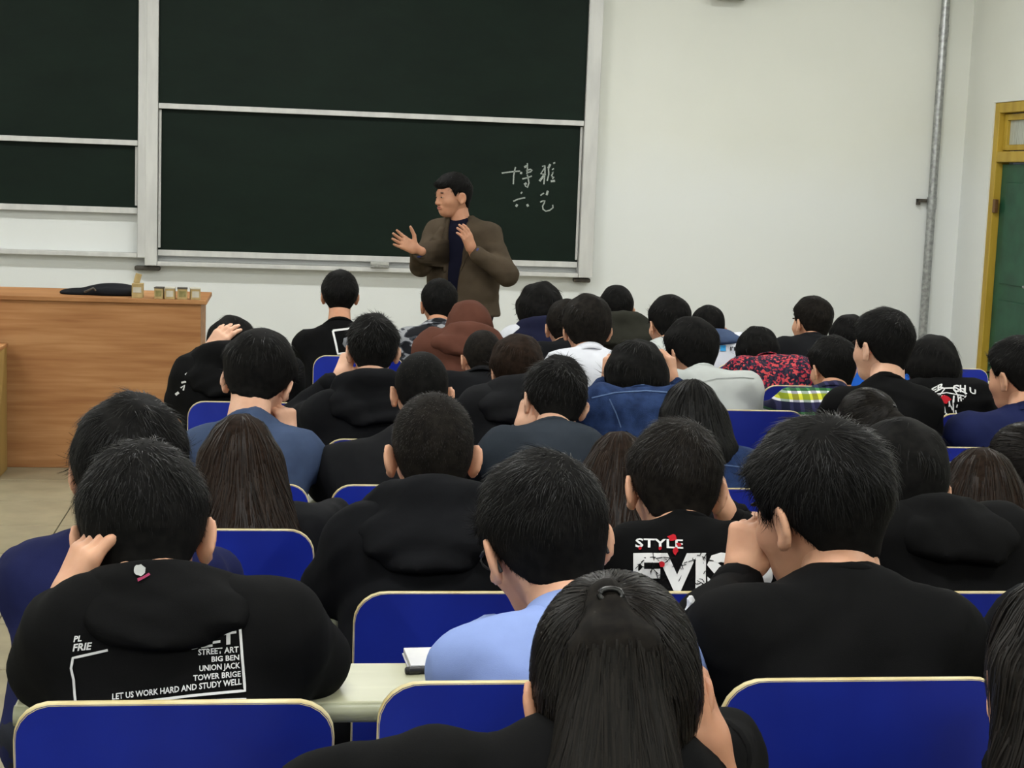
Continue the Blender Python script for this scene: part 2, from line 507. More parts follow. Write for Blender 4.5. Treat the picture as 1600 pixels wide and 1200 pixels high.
lb, llp, lcx = sliding_board('l', 'green sliding blackboard beside the writing board, panels pushed up and unwritten', lxa, lxb,
                             (lxa - 0.04, 0.08), (lxb + 0.033, 0.062), p(100, 219)[2] - 0.022, p(100, 326)[2] - 0.024, p(100, 396)[2] - 0.018, 0.0, False)
# chalk characters, each drawn as strokes on the lower panel (picture coordinates of the strokes, ten times enlarged)
CH = {
    'bo': [[(240, 405), (330, 392), (430, 380), (525, 372)], [(455, 310), (438, 380), (426, 450), (420, 580)], [(545, 385), (540, 420)], [(590, 312), (640, 290)],
           [(640, 250), (640, 330), (632, 420)], [(620, 365), (690, 345), (715, 360), (690, 385), (630, 400)], [(560, 495), (630, 480), (710, 450)],
           [(640, 430), (655, 500), (665, 560), (640, 630), (605, 600)], [(590, 585), (628, 560)]],
    'ya': [[(870, 300), (915, 290), (900, 340), (850, 415), (930, 425)], [(915, 300), (915, 400), (905, 500), (898, 580)], [(900, 440), (830, 530)], [(1000, 265), (965, 330)],
           [(970, 330), (975, 420), (950, 525)], [(1055, 235), (1065, 258)], [(1035, 335), (1045, 350)], [(1025, 400), (1045, 380), (1030, 425), (1015, 450)],
           [(1020, 460), (1055, 470), (1030, 495)], [(1005, 532), (1072, 525)]],
    'liu': [[(540, 705), (556, 720)], [(420, 845), (500, 810), (606, 788)], [(482, 892), (462, 930)], [(634, 890), (652, 928)]],
    'yi': [[(845, 755), (870, 735), (900, 715)], [(960, 680), (940, 750)], [(840, 858), (880, 840), (915, 838), (905, 870), (878, 920), (885, 970), (930, 1000), (990, 985), (1040, 945), (1035, 900)]],
}
YCH = YW - 0.0685
for strokes in CH.values():
    a = Acc()
    for st in strokes:
        P = [at(760 + x / 10, 230 + y / 10, YCH) for x, y in st]
        w = 0.0055 if len(st) > 2 else 0.009
        V, Fc = [], []
        for i, q in enumerate(P):
            d = unit(P[min(i + 1, len(P) - 1)] - P[max(i - 1, 0)])
            n = np.array([-d[2], 0, d[0]])
            V += [q + n * w, q - n * w]
            if i:
                Fc.append([2 * i - 2, 2 * i - 1, 2 * i + 1, 2 * i])
        a.add(np.array(V), np.array(Fc))
    a.build('chalk_character', M_chalk, rlp, loc=(rcx, YW, 0))
# eraser on the tray
er = at(594, 403, YF - 0.06)
e = empty('board_eraser', (er[0], YW - 0.135, zb - 0.068)); tag(e, 'grey felt board eraser resting on the chalk tray', 'eraser')
boxo('felt', (0, 0, 0.010), (0.15, 0.05, 0.022), mat('felt', s2l(120, 120, 116), s2l(150, 150, 146), scale=80), e, 0.004)
boxo('grip', (0, 0, 0.034), (0.15, 0.045, 0.026), mat('eraser_back', s2l(170, 170, 166), s2l(186, 186, 180)), e, 0.006)

# steel pipe by the corner, with couplings and a clamp
pc = at(1460, 260, YW - 0.06)
po = empty('wall_pipe', (pc[0], YW - 0.06, 0)); tag(po, 'galvanised steel pipe running up the wall near the corner', 'pipe')
Acc().tube([(0, 0, 0), (0, 0, CEIL)], 0.036, 16).build('pipe', M_steel, po)
for py in (48, 318):
    z = at(1470, py, YW - 0.06)[2]
    Acc().tube([(0, 0, z - 0.05), (0, 0, z + 0.05)], 0.041, 16).build('coupling', M_steel, po)
z = at(1455, 314, YW - 0.06)[2]
cl = Acc().box((-0.075, 0.02, z), (0.09, 0.02, 0.028)).box((-0.11, 0.03, z - 0.012), (0.02, 0.05, 0.05))
cl.build('clamp', M_dark, po, smooth=False)
# loudspeaker high on the wall
sp = at(1145, -1, YW - 0.17)
so = empty('wall_speaker', (sp[0], YW, sp[2])); tag(so, 'black loudspeaker mounted high on the front wall', 'speaker')
sb = boxo('cabinet', (0, -0.15, 0.24), (0.28, 0.22, 0.46), M_black, so, 0.012)
boxo('grille', (0, -0.265, 0.24), (0.25, 0.012, 0.42), mat('grille', (0.02, 0.02, 0.02), (0.05, 0.05, 0.05), scale=300), so, 0.004)
boxo('bracket', (0, -0.02, 0.24), (0.06, 0.05, 0.2), M_dark, so, 0.004)

# ------------------------------------------------------------------ the lectern and what lies on it
def wood_colour(c1, c2, c3):
    def f(nt, co):
        mp = nd(nt, 'ShaderNodeMapping'); mp.inputs['Scale'].default_value = (0.5, 1, 9)
        nt.links.new(co, mp.inputs[0])
        n = nd(nt, 'ShaderNodeTexNoise'); n.inputs['Scale'].default_value = 5; n.inputs['Detail'].default_value = 8; n.inputs['Distortion'].default_value = 0.4
        nt.links.new(mp.outputs[0], n.inputs['Vector'])
        mp2 = nd(nt, 'ShaderNodeMapping'); mp2.inputs['Scale'].default_value = (0.35, 1, 3)
        nt.links.new(co, mp2.inputs[0])
        n2 = nd(nt, 'ShaderNodeTexNoise'); n2.inputs['Scale'].default_value = 4
        nt.links.new(mp2.outputs[0], n2.inputs['Vector'])
        ma = nd(nt, 'ShaderNodeMath', operation='MULTIPLY_ADD'); ma.inputs[1].default_value = 0.6
        nt.links.new(n2.outputs['Fac'], ma.inputs[0])
        mb = nd(nt, 'ShaderNodeMath', operation='MULTIPLY'); mb.inputs[1].default_value = 0.5
        nt.links.new(n.outputs['Fac'], mb.inputs[0]); nt.links.new(mb.outputs[0], ma.inputs[2])
        r = nd(nt, 'ShaderNodeValToRGB')
        r.color_ramp.elements[0].position = 0.40; r.color_ramp.elements[0].color = (*c1, 1)
        r.color_ramp.elements[1].position = 0.68; r.color_ramp.elements[1].color = (*c3, 1)
        e = r.color_ramp.elements.new(0.54); e.color = (*c2, 1)
        nt.links.new(ma.outputs[0], r.inputs[0])
        return r.outputs[0]
    return f
M_wood = ramp_mat('beech_laminate', wood_colour(s2l(146, 100, 62), s2l(162, 115, 74), s2l(176, 130, 87)), 0.5)
LX1, LY, LH = -0.466, 9.12, 0.965
LX0 = -2.9
lc = empty('lectern', ((LX0 + LX1) / 2, LY, 0)); tag(lc, 'long wood-veneer lectern cabinet before the blackboards', 'lectern')
LW = LX1 - LX0
boxo('front_panel', (0, 0.012, 0.47), (LW, 0.024, 0.94), M_wood, lc, 0.003)
boxo('side_panel', (LW / 2 - 0.012, 0.30, 0.47), (0.024, 0.55, 0.94), M_wood, lc, 0.003)
boxo('side_panel', (-LW / 2 + 0.012, 0.30, 0.47), (0.024, 0.55, 0.94), M_wood, lc, 0.003)
boxo('top', (0.008, 0.29, 0.9525), (LW + 0.05, 0.62, 0.025), M_wood, lc, 0.004)
boxo('plinth', (0, 0.3, 0.03), (LW - 0.05, 0.5, 0.06), M_dark, lc)
# second cabinet whose edge just shows at the picture's border
xe = at(3.5, 600, 8.9)[0]
sc_ = empty('side_cabinet', (xe - 0.3, 8.9, 0)); tag(sc_, 'pale wooden cabinet end at the picture edge before the lectern', 'cabinet')
zz0, zz1 = at(2, 660, 8.9)[2], at(2, 546, 8.9)[2]
boxo('carcass', (0, 0, zz1 / 2), (0.6, 0.3, zz1), mat('pale_wood', s2l(150, 122, 66), s2l(164, 136, 78), scale=6, stretch=(1, 1, .2)), sc_, 0.004)
boxo('top', (0, 0, zz1 + 0.01), (0.61, 0.32, 0.02), M_wood, sc_, 0.004)
ZL = LH
def lect_pt(px, dy):
    return at(px, 465, LY + dy)[0]
M_card = mat('cardboard', s2l(160, 138, 92), s2l(182, 160, 112), rough=0.8, scale=18)
M_cardw = mat('pale_label', s2l(184, 178, 162), s2l(198, 194, 180), rough=0.7, scale=20)
boxspec = [(249, 13, 'leftmost of the four chalk boxes on the lectern'), (266, 15, 'second of the four chalk boxes on the lectern, pale front'),
           (285, 15, 'third of the four chalk boxes on the lectern'), (305, 15, 'chalk box at the outer corner of the lectern')]
for i, (px, w, lab) in enumerate(boxspec):
    x = lect_pt(px, 0.05)
    b = empty('chalk_box', (x, LY + 0.045, ZL), 0.06 * (i - 1)); tag(b, 'small cardboard ' + lab.replace('the four chalk boxes', 'four chalk boxes'), 'box', 'chalk boxes on the lectern')
    ww = w / 275
    boxo('carton', (0, 0, 0.029), (ww, 0.075, 0.058), M_card, b, 0.002)
    boxo('lid', (0, 0, 0.061), (ww + 0.003, 0.078, 0.006), M_cardw if i % 2 else M_dark, b, 0.001)
    boxo('label_strip', (0.0, -0.0385, 0.03), (ww * 0.7, 0.002, 0.034), M_cardw if i in (1, 3) else mat('olive_print', s2l(120, 112, 66), s2l(140, 132, 84), scale=60), b)
b = empty('open_carton', (lect_pt(215, 0.06), LY + 0.07, ZL)); tag(b, 'open cardboard carton with raised flap on the lectern', 'box')
boxo('carton', (0, 0, 0.04), (0.06, 0.08, 0.08), M_card, b, 0.002)
boxo('flap', (-0.004, 0.03, 0.105), (0.035, 0.003, 0.055), M_card, b, 0.001, rotm(0, 10, 14))
boxo('label_strip', (0.0, -0.041, 0.045), (0.045, 0.002, 0.03), M_cardw, b)
b = empty('bag', (lect_pt(158, 0.2), LY + 0.2, ZL)); tag(b, 'flat black bag lying on the lectern', 'bag')
G = Grid((-0.26, -0.13, -0.02), (0.26, 0.13, 0.12), 0.008)
d = ell(G, (0.07, 0, 0.02), (0.16, 0.10, 0.048))
d = smin(d, ell(G, (-0.11, 0, 0.008), (0.12, 0.08, 0.028)), 0.03)
d = smax(d, -G.z + 0.0, 0.004)
V, Q = surfnet(d, G)
Acc().add(V, Q).build('bag_body', cloth('bag', (0.012, 0.013, 0.016), 0.6), b)
Acc().tube([(-0.02, -0.1, 0.03), (-0.03, -0.115, 0.045), (-0.06, -0.11, 0.03), (-0.08, -0.09, 0.02)], 0.006).build('strap', M_dark, b)

# podium carrying the board wall
struct(boxo('floor_podium', ((XL + XR) / 2, (10.9 + YW) / 2, 0.09), (XR - XL, YW - 10.9, 0.18), M_tile, bw=0.008))
# ------------------------------------------------------------------ chairs and desks
M_blue = mat('blue_laminate', s2l(15, 34, 140), s2l(18, 40, 152), rough=0.45, scale=6, bump=0.02, bscale=300, spec=0.3)
M_edge = mat('ply_edge', s2l(196, 176, 120), s2l(216, 204, 160), rough=0.4, scale=14, stretch=(1, 1, 1), spec=0.6)
M_leg = mat('grey_steel', s2l(88, 90, 90), s2l(112, 114, 114), rough=0.45, scale=20, metal=0.3)
M_desk = mat('desk_laminate', s2l(172, 172, 142), s2l(190, 190, 160), rough=0.35, scale=4, stretch=(0.4, 4, 4), spec=0.5)
M_deske = mat('desk_edge', s2l(150, 152, 124), s2l(172, 174, 146), rough=0.4, scale=6)
CW, CHh = 0.42, 0.40
def rounded_outline(w, h, r, n=7):
    P = []
    for cx, cy, a0 in ((w / 2 - r, h - r, 0), (-w / 2 + r, h - r, 90), (-w / 2 + 0.03, 0.03, 180), (w / 2 - 0.03, 0.03, 270)):
        rr = r if cy > 0.1 else 0.03
        for k in range(n):
            a = math.radians(a0 + 90 * k / (n - 1))
            P.append((cx + rr * math.cos(a), cy + rr * math.sin(a)))
    return np.array(P)
def shell_point(u, v, t):
    """bent plywood: u across, v up, t through the thickness; curved round the back and leaning"""
    bend = 0.55 * u * u
    lean = -0.10 * v + 0.16 * v * v
    return np.array([u, -lean - bend * (-1) - 0.02 + t, v + 0.06 * u * u])
def make_chair():
    root = empty('chair', (0, 0, 0))
    zb_ = 0.855 - CHh
    O = rounded_outline(CW, CHh, 0.062)
    n = len(O)
    # rings shrinking to the middle line so that the sheet can bend
    def sheet(t, flip):
        rings, F = [], []
        ks = [1.0, 0.8, 0.55, 0.3, 0.02]
        c0 = np.array([0, CHh / 2])
        for k in ks:
            rings.append(np.array([shell_point(*(c0 + (q - c0) * k), t) for q in O]))
        V = np.concatenate(rings)
        for i in range(len(ks) - 1):
            for j in range(n):
                q = [i * n + j, i * n + (j + 1) % n, (i + 1) * n + (j + 1) % n, (i + 1) * n + j]
                F.append(q[::-1] if flip else q)
        V[:, 2] += zb_
        return V, np.array(F)
    a = Acc()
    a.add(*sheet(-0.005, False)); a.add(*sheet(0.005, True))
    a.build('backrest', M_blue, root)
    a = Acc()
    E0 = np.array([shell_point(*q, -0.0068) for q in O]); E1 = np.array([shell_point(*q, 0.0068) for q in O])
    c0 = np.array([0, CHh / 2])
    o2 = c0 + (O - c0) * np.array([1 + 0.003 / CW, 1 + 0.003 / CHh])
    i2 = c0 + (O - c0) * np.array([1 - 0.003 / CW, 1 - 0.003 / CHh])
    R = [np.array([shell_point(*q, t) for q in oo]) for oo, t in ((i2, -0.0052), (o2, -0.0044), (o2, 0.0044), (i2, 0.0052))]
    V = np.concatenate(R); V[:, 2] += zb_
    F = []
    for i in range(3):
        for j in range(n):
            F.append([i * n + j, (i + 1) * n + j, (i + 1) * n + (j + 1) % n, i * n + (j + 1) % n])
    a.add(V, np.array(F)); a.build('edge_band', M_edge, root)
    s = boxo('seat', (0, 0.21, 0.435), (0.41, 0.38, 0.018), M_blue, root, 0.008)
    for sx in (-1, 1):
        Acc().tube([(sx * 0.15, -0.012, 0.62), (sx * 0.15, -0.02, 0.42), (sx * 0.15, 0.03, 0.40), (sx * 0.15, 0.30, 0.405)], 0.012).build('side_bracket', M_leg, root)
    Acc().box((0, 0.12, 0.20), (0.05, 0.07, 0.40)).build('pedestal', M_leg, root, smooth=False)
    boxo('foot', (0, 0.14, 0.012), (0.22, 0.26, 0.024), M_leg, root, 0.006)
    return root
ORD = ['first', 'second', 'third', 'fourth', 'fifth', 'sixth', 'seventh', 'eighth', 'ninth', 'tenth', 'eleventh']
RN = {'H': 'front row', 'G': 'second row from the lecturer', 'F': 'third row from the lecturer', 'E': 'fourth row from the lecturer', 'D': 'fifth row from the lecturer',
      'C': 'sixth row from the lecturer', 'B': 'second row from the camera', 'A': 'row nearest the camera', 'Z': 'row below the picture'}
chair0 = make_chair()
CHAIRS = {'Z': [2], 'A': [0, 1, 2], 'B': [0, 1, 2, 3], 'C': [0, 1, 2, 3, 4], 'D': [0, 1, 2, 3, 4, 5], 'E': [0, 1, 2, 3, 4, 5, 6], 'F': [0, 1, 2, 3, 4, 5, 6, 7],
          'G': [0, 1, 2, 3, 4, 5, 6, 7], 'H': [1, 2, 3, 4, 5, 6, 7]}
firstc = True
for r in ROWS:
    for k in CHAIRS[r]:
        o = chair0 if firstc else copy_tree(chair0)
        firstc = False
        dx, dy, rz, sc1 = 0, 0, 0, 1
        if (r, k) == ('A', 0):
            dy = 0.0
        o.location = (X0 + PITCHX * k + dx, YC[r] + dy, ZF[r])
        o.rotation_euler = (0, 0, rz)
        if (r, k) == ('A', 0):
            for ch in o.children:
                if ch.name.startswith(('backrest', 'edge_band')):
                    ch.location = (0, 0.1485, -0.012); ch.rotation_euler = (math.radians(10), 0, 0)
        lab = f'blue plywood chair with cream edge, {RN[r]}, {ORD[k]} seat from the aisle'
        if r == 'A':
            lab = ['big blue chair back behind the boy in the printed black hoodie', 'blue chair back behind the boy in the light blue shirt', 'blue chair back behind the boy with a fist at his mouth'][k]
        tag(o, lab, 'chair', 'blue chairs in rows')
DN = 0.255                                             # near edge of a desk behind its row's chair backs
DESKZ = {r: ZTOP[r] - 0.11 for r in ROWS}
for r in ROWS:
    x0, x1 = X0 - 0.248, 4.75
    d = empty('desk', (x0, YC[r] + DN, ZF[r])); 
    h = DESKZ[r] - ZF[r]
    lab = f'long pale desk of the {RN[r]}' if r != 'A' else 'long pale desk of the row nearest the camera, with notebook and pen'
    tag(d, lab, 'desk', 'long desks')
    L = x1 - x0
    boxo('desktop', (L / 2, 0.10, h - 0.012), (L, 0.195, 0.024), M_desk, d, 0.004)
    Acc().tube([(0, 0.006, h - 0.017), (L, 0.006, h - 0.017)], 0.0155, 12).build('edge_strip', M_deske, d)
    boxo('shelf', (L / 2, 0.11, h - 0.15), (L - 0.04, 0.16, 0.014), M_deske, d, 0.003)
    for k in range(-1, 11, 2):
        xx = X0 + PITCHX * (k + 0.5) - x0
        if xx < 0.02: xx = 0.03
        if xx > L: continue
        boxo('leg', (xx, 0.11, (h - 0.024) / 2), (0.035, 0.06, h - 0.024), M_leg, d, 0.005)
# ------------------------------------------------------------------ people: templates
M_skin = {}
def skin(k):
    tones = {'a': (s2l(196, 146, 118), s2l(210, 160, 130)), 'b': (s2l(178, 126, 98), s2l(192, 140, 110)), 'c': (s2l(206, 160, 134), s2l(220, 174, 148))}
    if k not in M_skin:
        m = mat('skin_' + k, *tones[k], rough=0.5, scale=14, bump=0.05, bscale=120, spec=0.35)
        b = m.node_tree.nodes['Principled BSDF']
        b.inputs['Subsurface Weight'].default_value = 0.12
        b.inputs['Subsurface Radius'].default_value = (0.012, 0.005, 0.003)
        M_skin[k] = m
    return M_skin[k]
M_eye = mat('eye_dark', (0.012, 0.009, 0.007), (0.02, 0.014, 0.01), rough=0.5, spec=0.15)
M_eyew = mat('eye_white', (0.34, 0.30, 0.27), (0.40, 0.36, 0.32), rough=0.6, spec=0.1)
M_lip = mat('lips', s2l(150, 84, 74), s2l(164, 96, 84), rough=0.45)
M_hair = {'black': hair_mat('hair_black', (0.003, 0.003, 0.003), (0.009, 0.0085, 0.008)), 'soft': hair_mat('hair_soft', (0.004, 0.0035, 0.003), (0.015, 0.012, 0.010)),
          'brown': hair_mat('hair_brown', (0.006, 0.004, 0.003), (0.026, 0.016, 0.011))}
M_cap = {'black': mat('scalp_black', (0.004, 0.0038, 0.0038), (0.008, 0.0075, 0.007), rough=0.7, scale=60, spec=0.05), 'soft': mat('scalp_soft', (0.006, 0.005, 0.0045), (0.013, 0.011, 0.009), rough=0.7, scale=60, spec=0.05),
         'brown': mat('scalp_brown', (0.010, 0.006, 0.004), (0.022, 0.013, 0.009), rough=0.7, scale=60, spec=0.05)}

SK_C, SK_R = (0, -0.010, 0.032), (0.0765, 0.098, 0.096)
def skull_base(G):
    d = ell(G, SK_C, SK_R)
    d = smin(d, rc(G, (0, -0.030, -0.02), (0, -0.052, -0.14), 0.058, 0.054), 0.035)
    return d
def head_template(h=0.006):
    G = Grid((-0.125, -0.135, -0.16), (0.125, 0.135, 0.15), h)
    d = skull_base(G)
    d = smin(d, ell(G, (0, 0.036, -0.020), (0.062, 0.056, 0.078)), 0.03)      # face
    d = smin(d, ell(G, (0, 0.046, -0.082), (0.036, 0.034, 0.028)), 0.035)     # jaw and chin
    for s in (-1, 1):
        d = smin(d, ell(G, (s * 0.042, 0.058, -0.022), (0.022, 0.02, 0.02)), 0.025)   # cheekbone
        d = smax(d, -sph(G, (s * 0.031, 0.112, 0.006), 0.022), 0.012)                 # eye socket
        d = smin(d, ell(G, (s * 0.030, 0.081, 0.004), (0.015, 0.011, 0.009)), 0.004)  # lid
        e = ell(G, (s * 0.090, -0.010, -0.004), (0.0085, 0.026, 0.036), rotm(s * 30, 0, s * 8))
        e = smax(e, -ell(G, (s * 0.102, -0.004, 0.000), (0.010, 0.017, 0.024), rotm(s * 30, 0, s * 8)), 0.005)
        e = smin(e, rc(G, (s * 0.092, -0.006, -0.030), (s * 0.087, -0.004, -0.036), 0.007, 0.006), 0.008)
        d = smin(d, e, 0.006)
    d = smin(d, rc(G, (0, 0.090, 0.006), (0, 0.106, -0.030), 0.007, 0.0115), 0.012)     # nose
    for s in (-1, 1):
        d = smin(d, sph(G, (s * 0.011, 0.097, -0.033), 0.008), 0.006)
    d = smin(d, rc(G, (-0.026, 0.082, 0.026), (0.026, 0.082, 0.026), 0.010, 0.010), 0.016)
    d = smin(d, rc(G, (-0.016, 0.086, -0.058), (0.016, 0.086, -0.058), 0.007, 0.007), 0.01)
    V, Q = surfnet(d, G)
    return V, Q
HEAD, HEAD_FAR = head_template(), head_template(0.0088)
def eyes_lips():
    a = []
    def ellmesh(c, r, n=10):
        u = np.linspace(0, math.pi, n // 2 + 2); v = np.linspace(0, 2 * math.pi, n, endpoint=False)
        V = np.array([[math.sin(i) * math.cos(j), math.sin(i) * math.sin(j), math.cos(i)] for i in u for j in v]) * r + np.asarray(c)
        F = [[i * n + j, (i + 1) * n + j, (i + 1) * n + (j + 1) % n, i * n + (j + 1) % n] for i in range(len(u) - 1) for j in range(n)]
        return V, np.array(F)
    for s in (-1, 1):
        a.append((*ellmesh((s * 0.030, 0.0885, 0.003), np.array([0.0095, 0.005, 0.003])), 1))
        a.append((*ellmesh((s * 0.029, 0.0925, 0.003), np.array([0.0062, 0.0045, 0.0036])), 2))
        a.append((*ellmesh((s * 0.031, 0.0905, 0.0275), np.array([0.019, 0.006, 0.004])), 2))
    a.append((*ellmesh((0, 0.0935, -0.0545), np.array([0.020, 0.005, 0.0045])), 3))
    a.append((*ellmesh((0, 0.0925, -0.0625), np.array([0.017, 0.006, 0.005])), 3))
    return a
FACE = eyes_lips()

def hand_template(curl, spread, thumb=(35, 20), h=0.0042):
    """right hand, palm towards -z, fingertips +y, thumb on the -x side; the other hand is its mirror image"""
    chains = []
    for i, (x, L, a) in enumerate(((-0.030, 0.072, -1), (-0.010, 0.081, -0.3), (0.010, 0.075, 0.35), (0.029, 0.060, 1.1))):
        p = np.array([x, 0.088 - 0.004 * abs(i - 1.2), 0.0]); ang = 0.0; sp = math.radians(spread * a)
        seg = [L * 0.46, L * 0.30, L * 0.24]; pts = [p]
        for k in range(3):
            ang += math.radians(curl[k] * (1 + 0.08 * (i - 1)))
            d = np.array([math.sin(sp) * math.cos(ang), math.cos(sp) * math.cos(ang), -math.sin(ang)])
            p = p + d * seg[k]; pts.append(p)
        chains.append((pts, (0.0098, 0.0088, 0.0080, 0.0070) if i < 3 else (0.0086, 0.0077, 0.0070, 0.006)))
    t0 = np.array([-0.030, 0.028, -0.006])
    th = math.radians(thumb[0]); tc = math.radians(thumb[1])
    d1 = np.array([-math.sin(th), math.cos(th) * math.cos(tc), -math.sin(tc)])
    d2 = unit(d1 + np.array([0.35, 0.25, -0.15]))
    chains.append(([t0, t0 + d1 * 0.040, t0 + d1 * 0.040 + d2 * 0.030, t0 + d1 * 0.040 + d2 * 0.054], (0.014, 0.0108, 0.0095, 0.0078)))
    P = np.concatenate([np.array(c[0]) for c in chains])
    lo = np.minimum(P.min(0), (-0.05, -0.075, -0.03)) - 0.02; hi = np.maximum(P.max(0), (0.05, 0.1, 0.025)) + 0.02
    G = Grid(lo, hi, h)
    d = rc(G, (-0.022, 0.02, 0), (-0.026, 0.083, 0), 0.0155, 0.013)
    for x0, x1 in ((-0.008, -0.009), (0.007, 0.009), (0.02, 0.026)):
        d = smin(d, rc(G, (x0, 0.018, 0), (x1, 0.082, 0), 0.0155, 0.0125), 0.012)
    d = smin(d, rc(G, (-0.004, -0.030, 0), (-0.003, 0.02, 0), 0.0255, 0.0225), 0.02)
    for pts, rr in chains:
        c = None
        for k in range(3):
            e = rc(G, pts[k], pts[k + 1], rr[k], rr[k + 1])
            c = e if c is None else smin(c, e, 0.004)
        d = smin(d, c, 0.006)
    return surfnet(d, G)
HANDS = {'fist': hand_template((62, 88, 55), 1, (15, 35)), 'cup': hand_template((18, 22, 14), 3, (30, 25)),
         'open': hand_template((6, 10, 8), 9, (58, 8)), 'hold': hand_template((38, 42, 26), 2, (20, 38)), 'rest': hand_template((22, 28, 18), 4, (40, 20), 0.0065)}

def hair_thick(G, st):
    k = np.clip((G.z + 0.085) / (st['rise'] + 0.085), 0, 1)
    k = k * k * (3 - 2 * k)
    return st['tn'] + (st['tt'] - st['tn']) * k
HL_Y = np.array([-0.2, -0.10, -0.06, -0.035, -0.012, 0.010, 0.028, 0.045, 0.07, 0.2])
HL_Z = np.array([-0.078, -0.072, -0.056, -0.020, 0.020, 0.030, 0.004, 0.046, 0.078, 0.085])
def hair_cap(st, rng, h):
    m = 0.02 + st['tt']
    G = Grid((-0.085 - m, -0.115 - m, -0.125), (0.085 + m, 0.10 + m, 0.135 + m), h)
    d = skull_base(G) - hair_thick(G, st)
    ph = rng.rand(6) * 6.28
    d = d + st['lump'] * (np.sin(G.x * 70 + ph[0]) * np.sin(G.y * 62 + ph[1]) + np.sin(G.z * 66 + G.x * 40 + ph[2]) * 0.7) * np.clip((G.z + 0.02) / 0.08, 0, 1)
    zl = np.interp(G.y.ravel(), HL_Y, HL_Z + st['dz']).reshape(G.y.shape)
    zl = zl + 0.004 * np.sin(G.x * 60 + ph[3]) * np.sin(G.x * 33 + ph[4]) + 0.0015 * np.sin(G.x * 210 + ph[5])
    d = smax(d, (zl - G.z) * 0.85, 0.008)
    if st.get('fringe'):
        d = smin(d, ell(G, (0, 0.072, 0.075), (0.06, 0.028, 0.03)) , 0.02)
    return surfnet(d, G)
def ribbons(P, W, width, taper=0.8):
    """P: (segments+1, n, 3) strand points, W: (n, 3) unit side vectors -> vertices and quads"""
    S, n = P.shape[0], P.shape[1]
    s = np.linspace(0, 1, S)[:, None, None]
    w = width[None, :, None] * (1 - taper * s) * 0.5
    V = np.stack([P + W[None] * w, P - W[None] * w], 2)            # S,n,2,3
    V = V.transpose(1, 0, 2, 3).reshape(-1, 3)
    base = (np.arange(n) * S * 2)[:, None]
    q = []
    for k in range(S - 1):
        q.append(np.concatenate([base + 2 * k, base + 2 * k + 1, base + 2 * k + 3, base + 2 * k + 2], 1))
    return V, np.concatenate(q)
def short_strands(st, rng, V, Q, n, seg=3, width=0.0014):
    p, N = sph_samples(rng, V, Q, n)
    ok = N @ np.array([0, 0.2, 1.0]) > -0.75
    p, N = p[ok], N[ok]; n = len(p)
    wh = np.array(st['whorl'])
    d0 = p - wh
    r = np.linalg.norm(d0, axis=1, keepdims=True)
    t = d0 / (r + 0.004)
    t = t + st['swirl'] * np.cross(N, t) * np.exp(-r / 0.05)
    t += np.array([0, 0, -1.0]) * np.clip((0.06 - p[:, 2:3]) / 0.06, 0, 1.2) * 0.8 + np.array([0.0, st['comb'], 0.0]) * np.clip(p[:, 2:3] / 0.1, 0, 1)
    t += rng.normal(0, st['jit'], (n, 3))
    t -= N * np.sum(t * N, 1, keepdims=True)
    t /= np.linalg.norm(t, axis=1, keepdims=True) + 1e-9
    k = np.clip((p[:, 2:3] + 0.085) / (st['rise'] + 0.085), 0, 1)
    k = k * k * (3 - 2 * k)
    L = (0.006 + (st['L'] - 0.006) * k) * rng.uniform(0.6, 1.25, (n, 1))
    lift = st['lift'] * (0.35 + 0.65 * k) * rng.uniform(0.3, 1.6, (n, 1))
    s = np.linspace(0, 1, seg + 1)[:, None, None]
    P = p[None] - N[None] * 0.003 + t[None] * L[None] * s * np.cos(lift)[None] + N[None] * (L * np.sin(lift))[None] * s + N[None] * 0.003 * s - N[None] * L[None] * st['droop'] * s * s
    W = np.cross(t, N) + rng.normal(0, 0.25, (n, 3))
    W /= np.linalg.norm(W, axis=1, keepdims=True)
    return ribbons(P, W, np.full(n, width) * rng.uniform(0.7, 1.3, n))
def style(tt=0.022, tn=0.004, rise=0.085, lump=0.0018, dz=0.0, whorl=(0.012, -0.055, 0.118), swirl=0.9, comb=0.25, jit=0.16, L=0.030, lift=0.30, droop=0.30, fringe=False):
    return dict(tt=tt, tn=tn, rise=rise, lump=lump, dz=dz, whorl=whorl, swirl=swirl, comb=comb, jit=jit, L=L, lift=lift, droop=droop, fringe=fringe)
STY = {'crop': style(), 'buzz': style(tt=0.011, tn=0.004, L=0.012, lift=0.5, jit=0.3, lump=0.0008), 'spiky': style(tt=0.024, L=0.034, lift=0.5, jit=0.25, droop=0.1, lump=0.0035, fringe=True),
       'full': style(tt=0.029, tn=0.006, rise=0.06, L=0.042, lift=0.22, droop=0.35, lump=0.003, fringe=True), 'mop': style(tt=0.036, tn=0.014, rise=0.0, L=0.050, lift=0.25, droop=0.4, lump=0.004, dz=-0.012, fringe=True),
       'fade': style(tt=0.025, tn=0.0015, rise=0.10, L=0.03, lift=0.5, lump=0.002)}

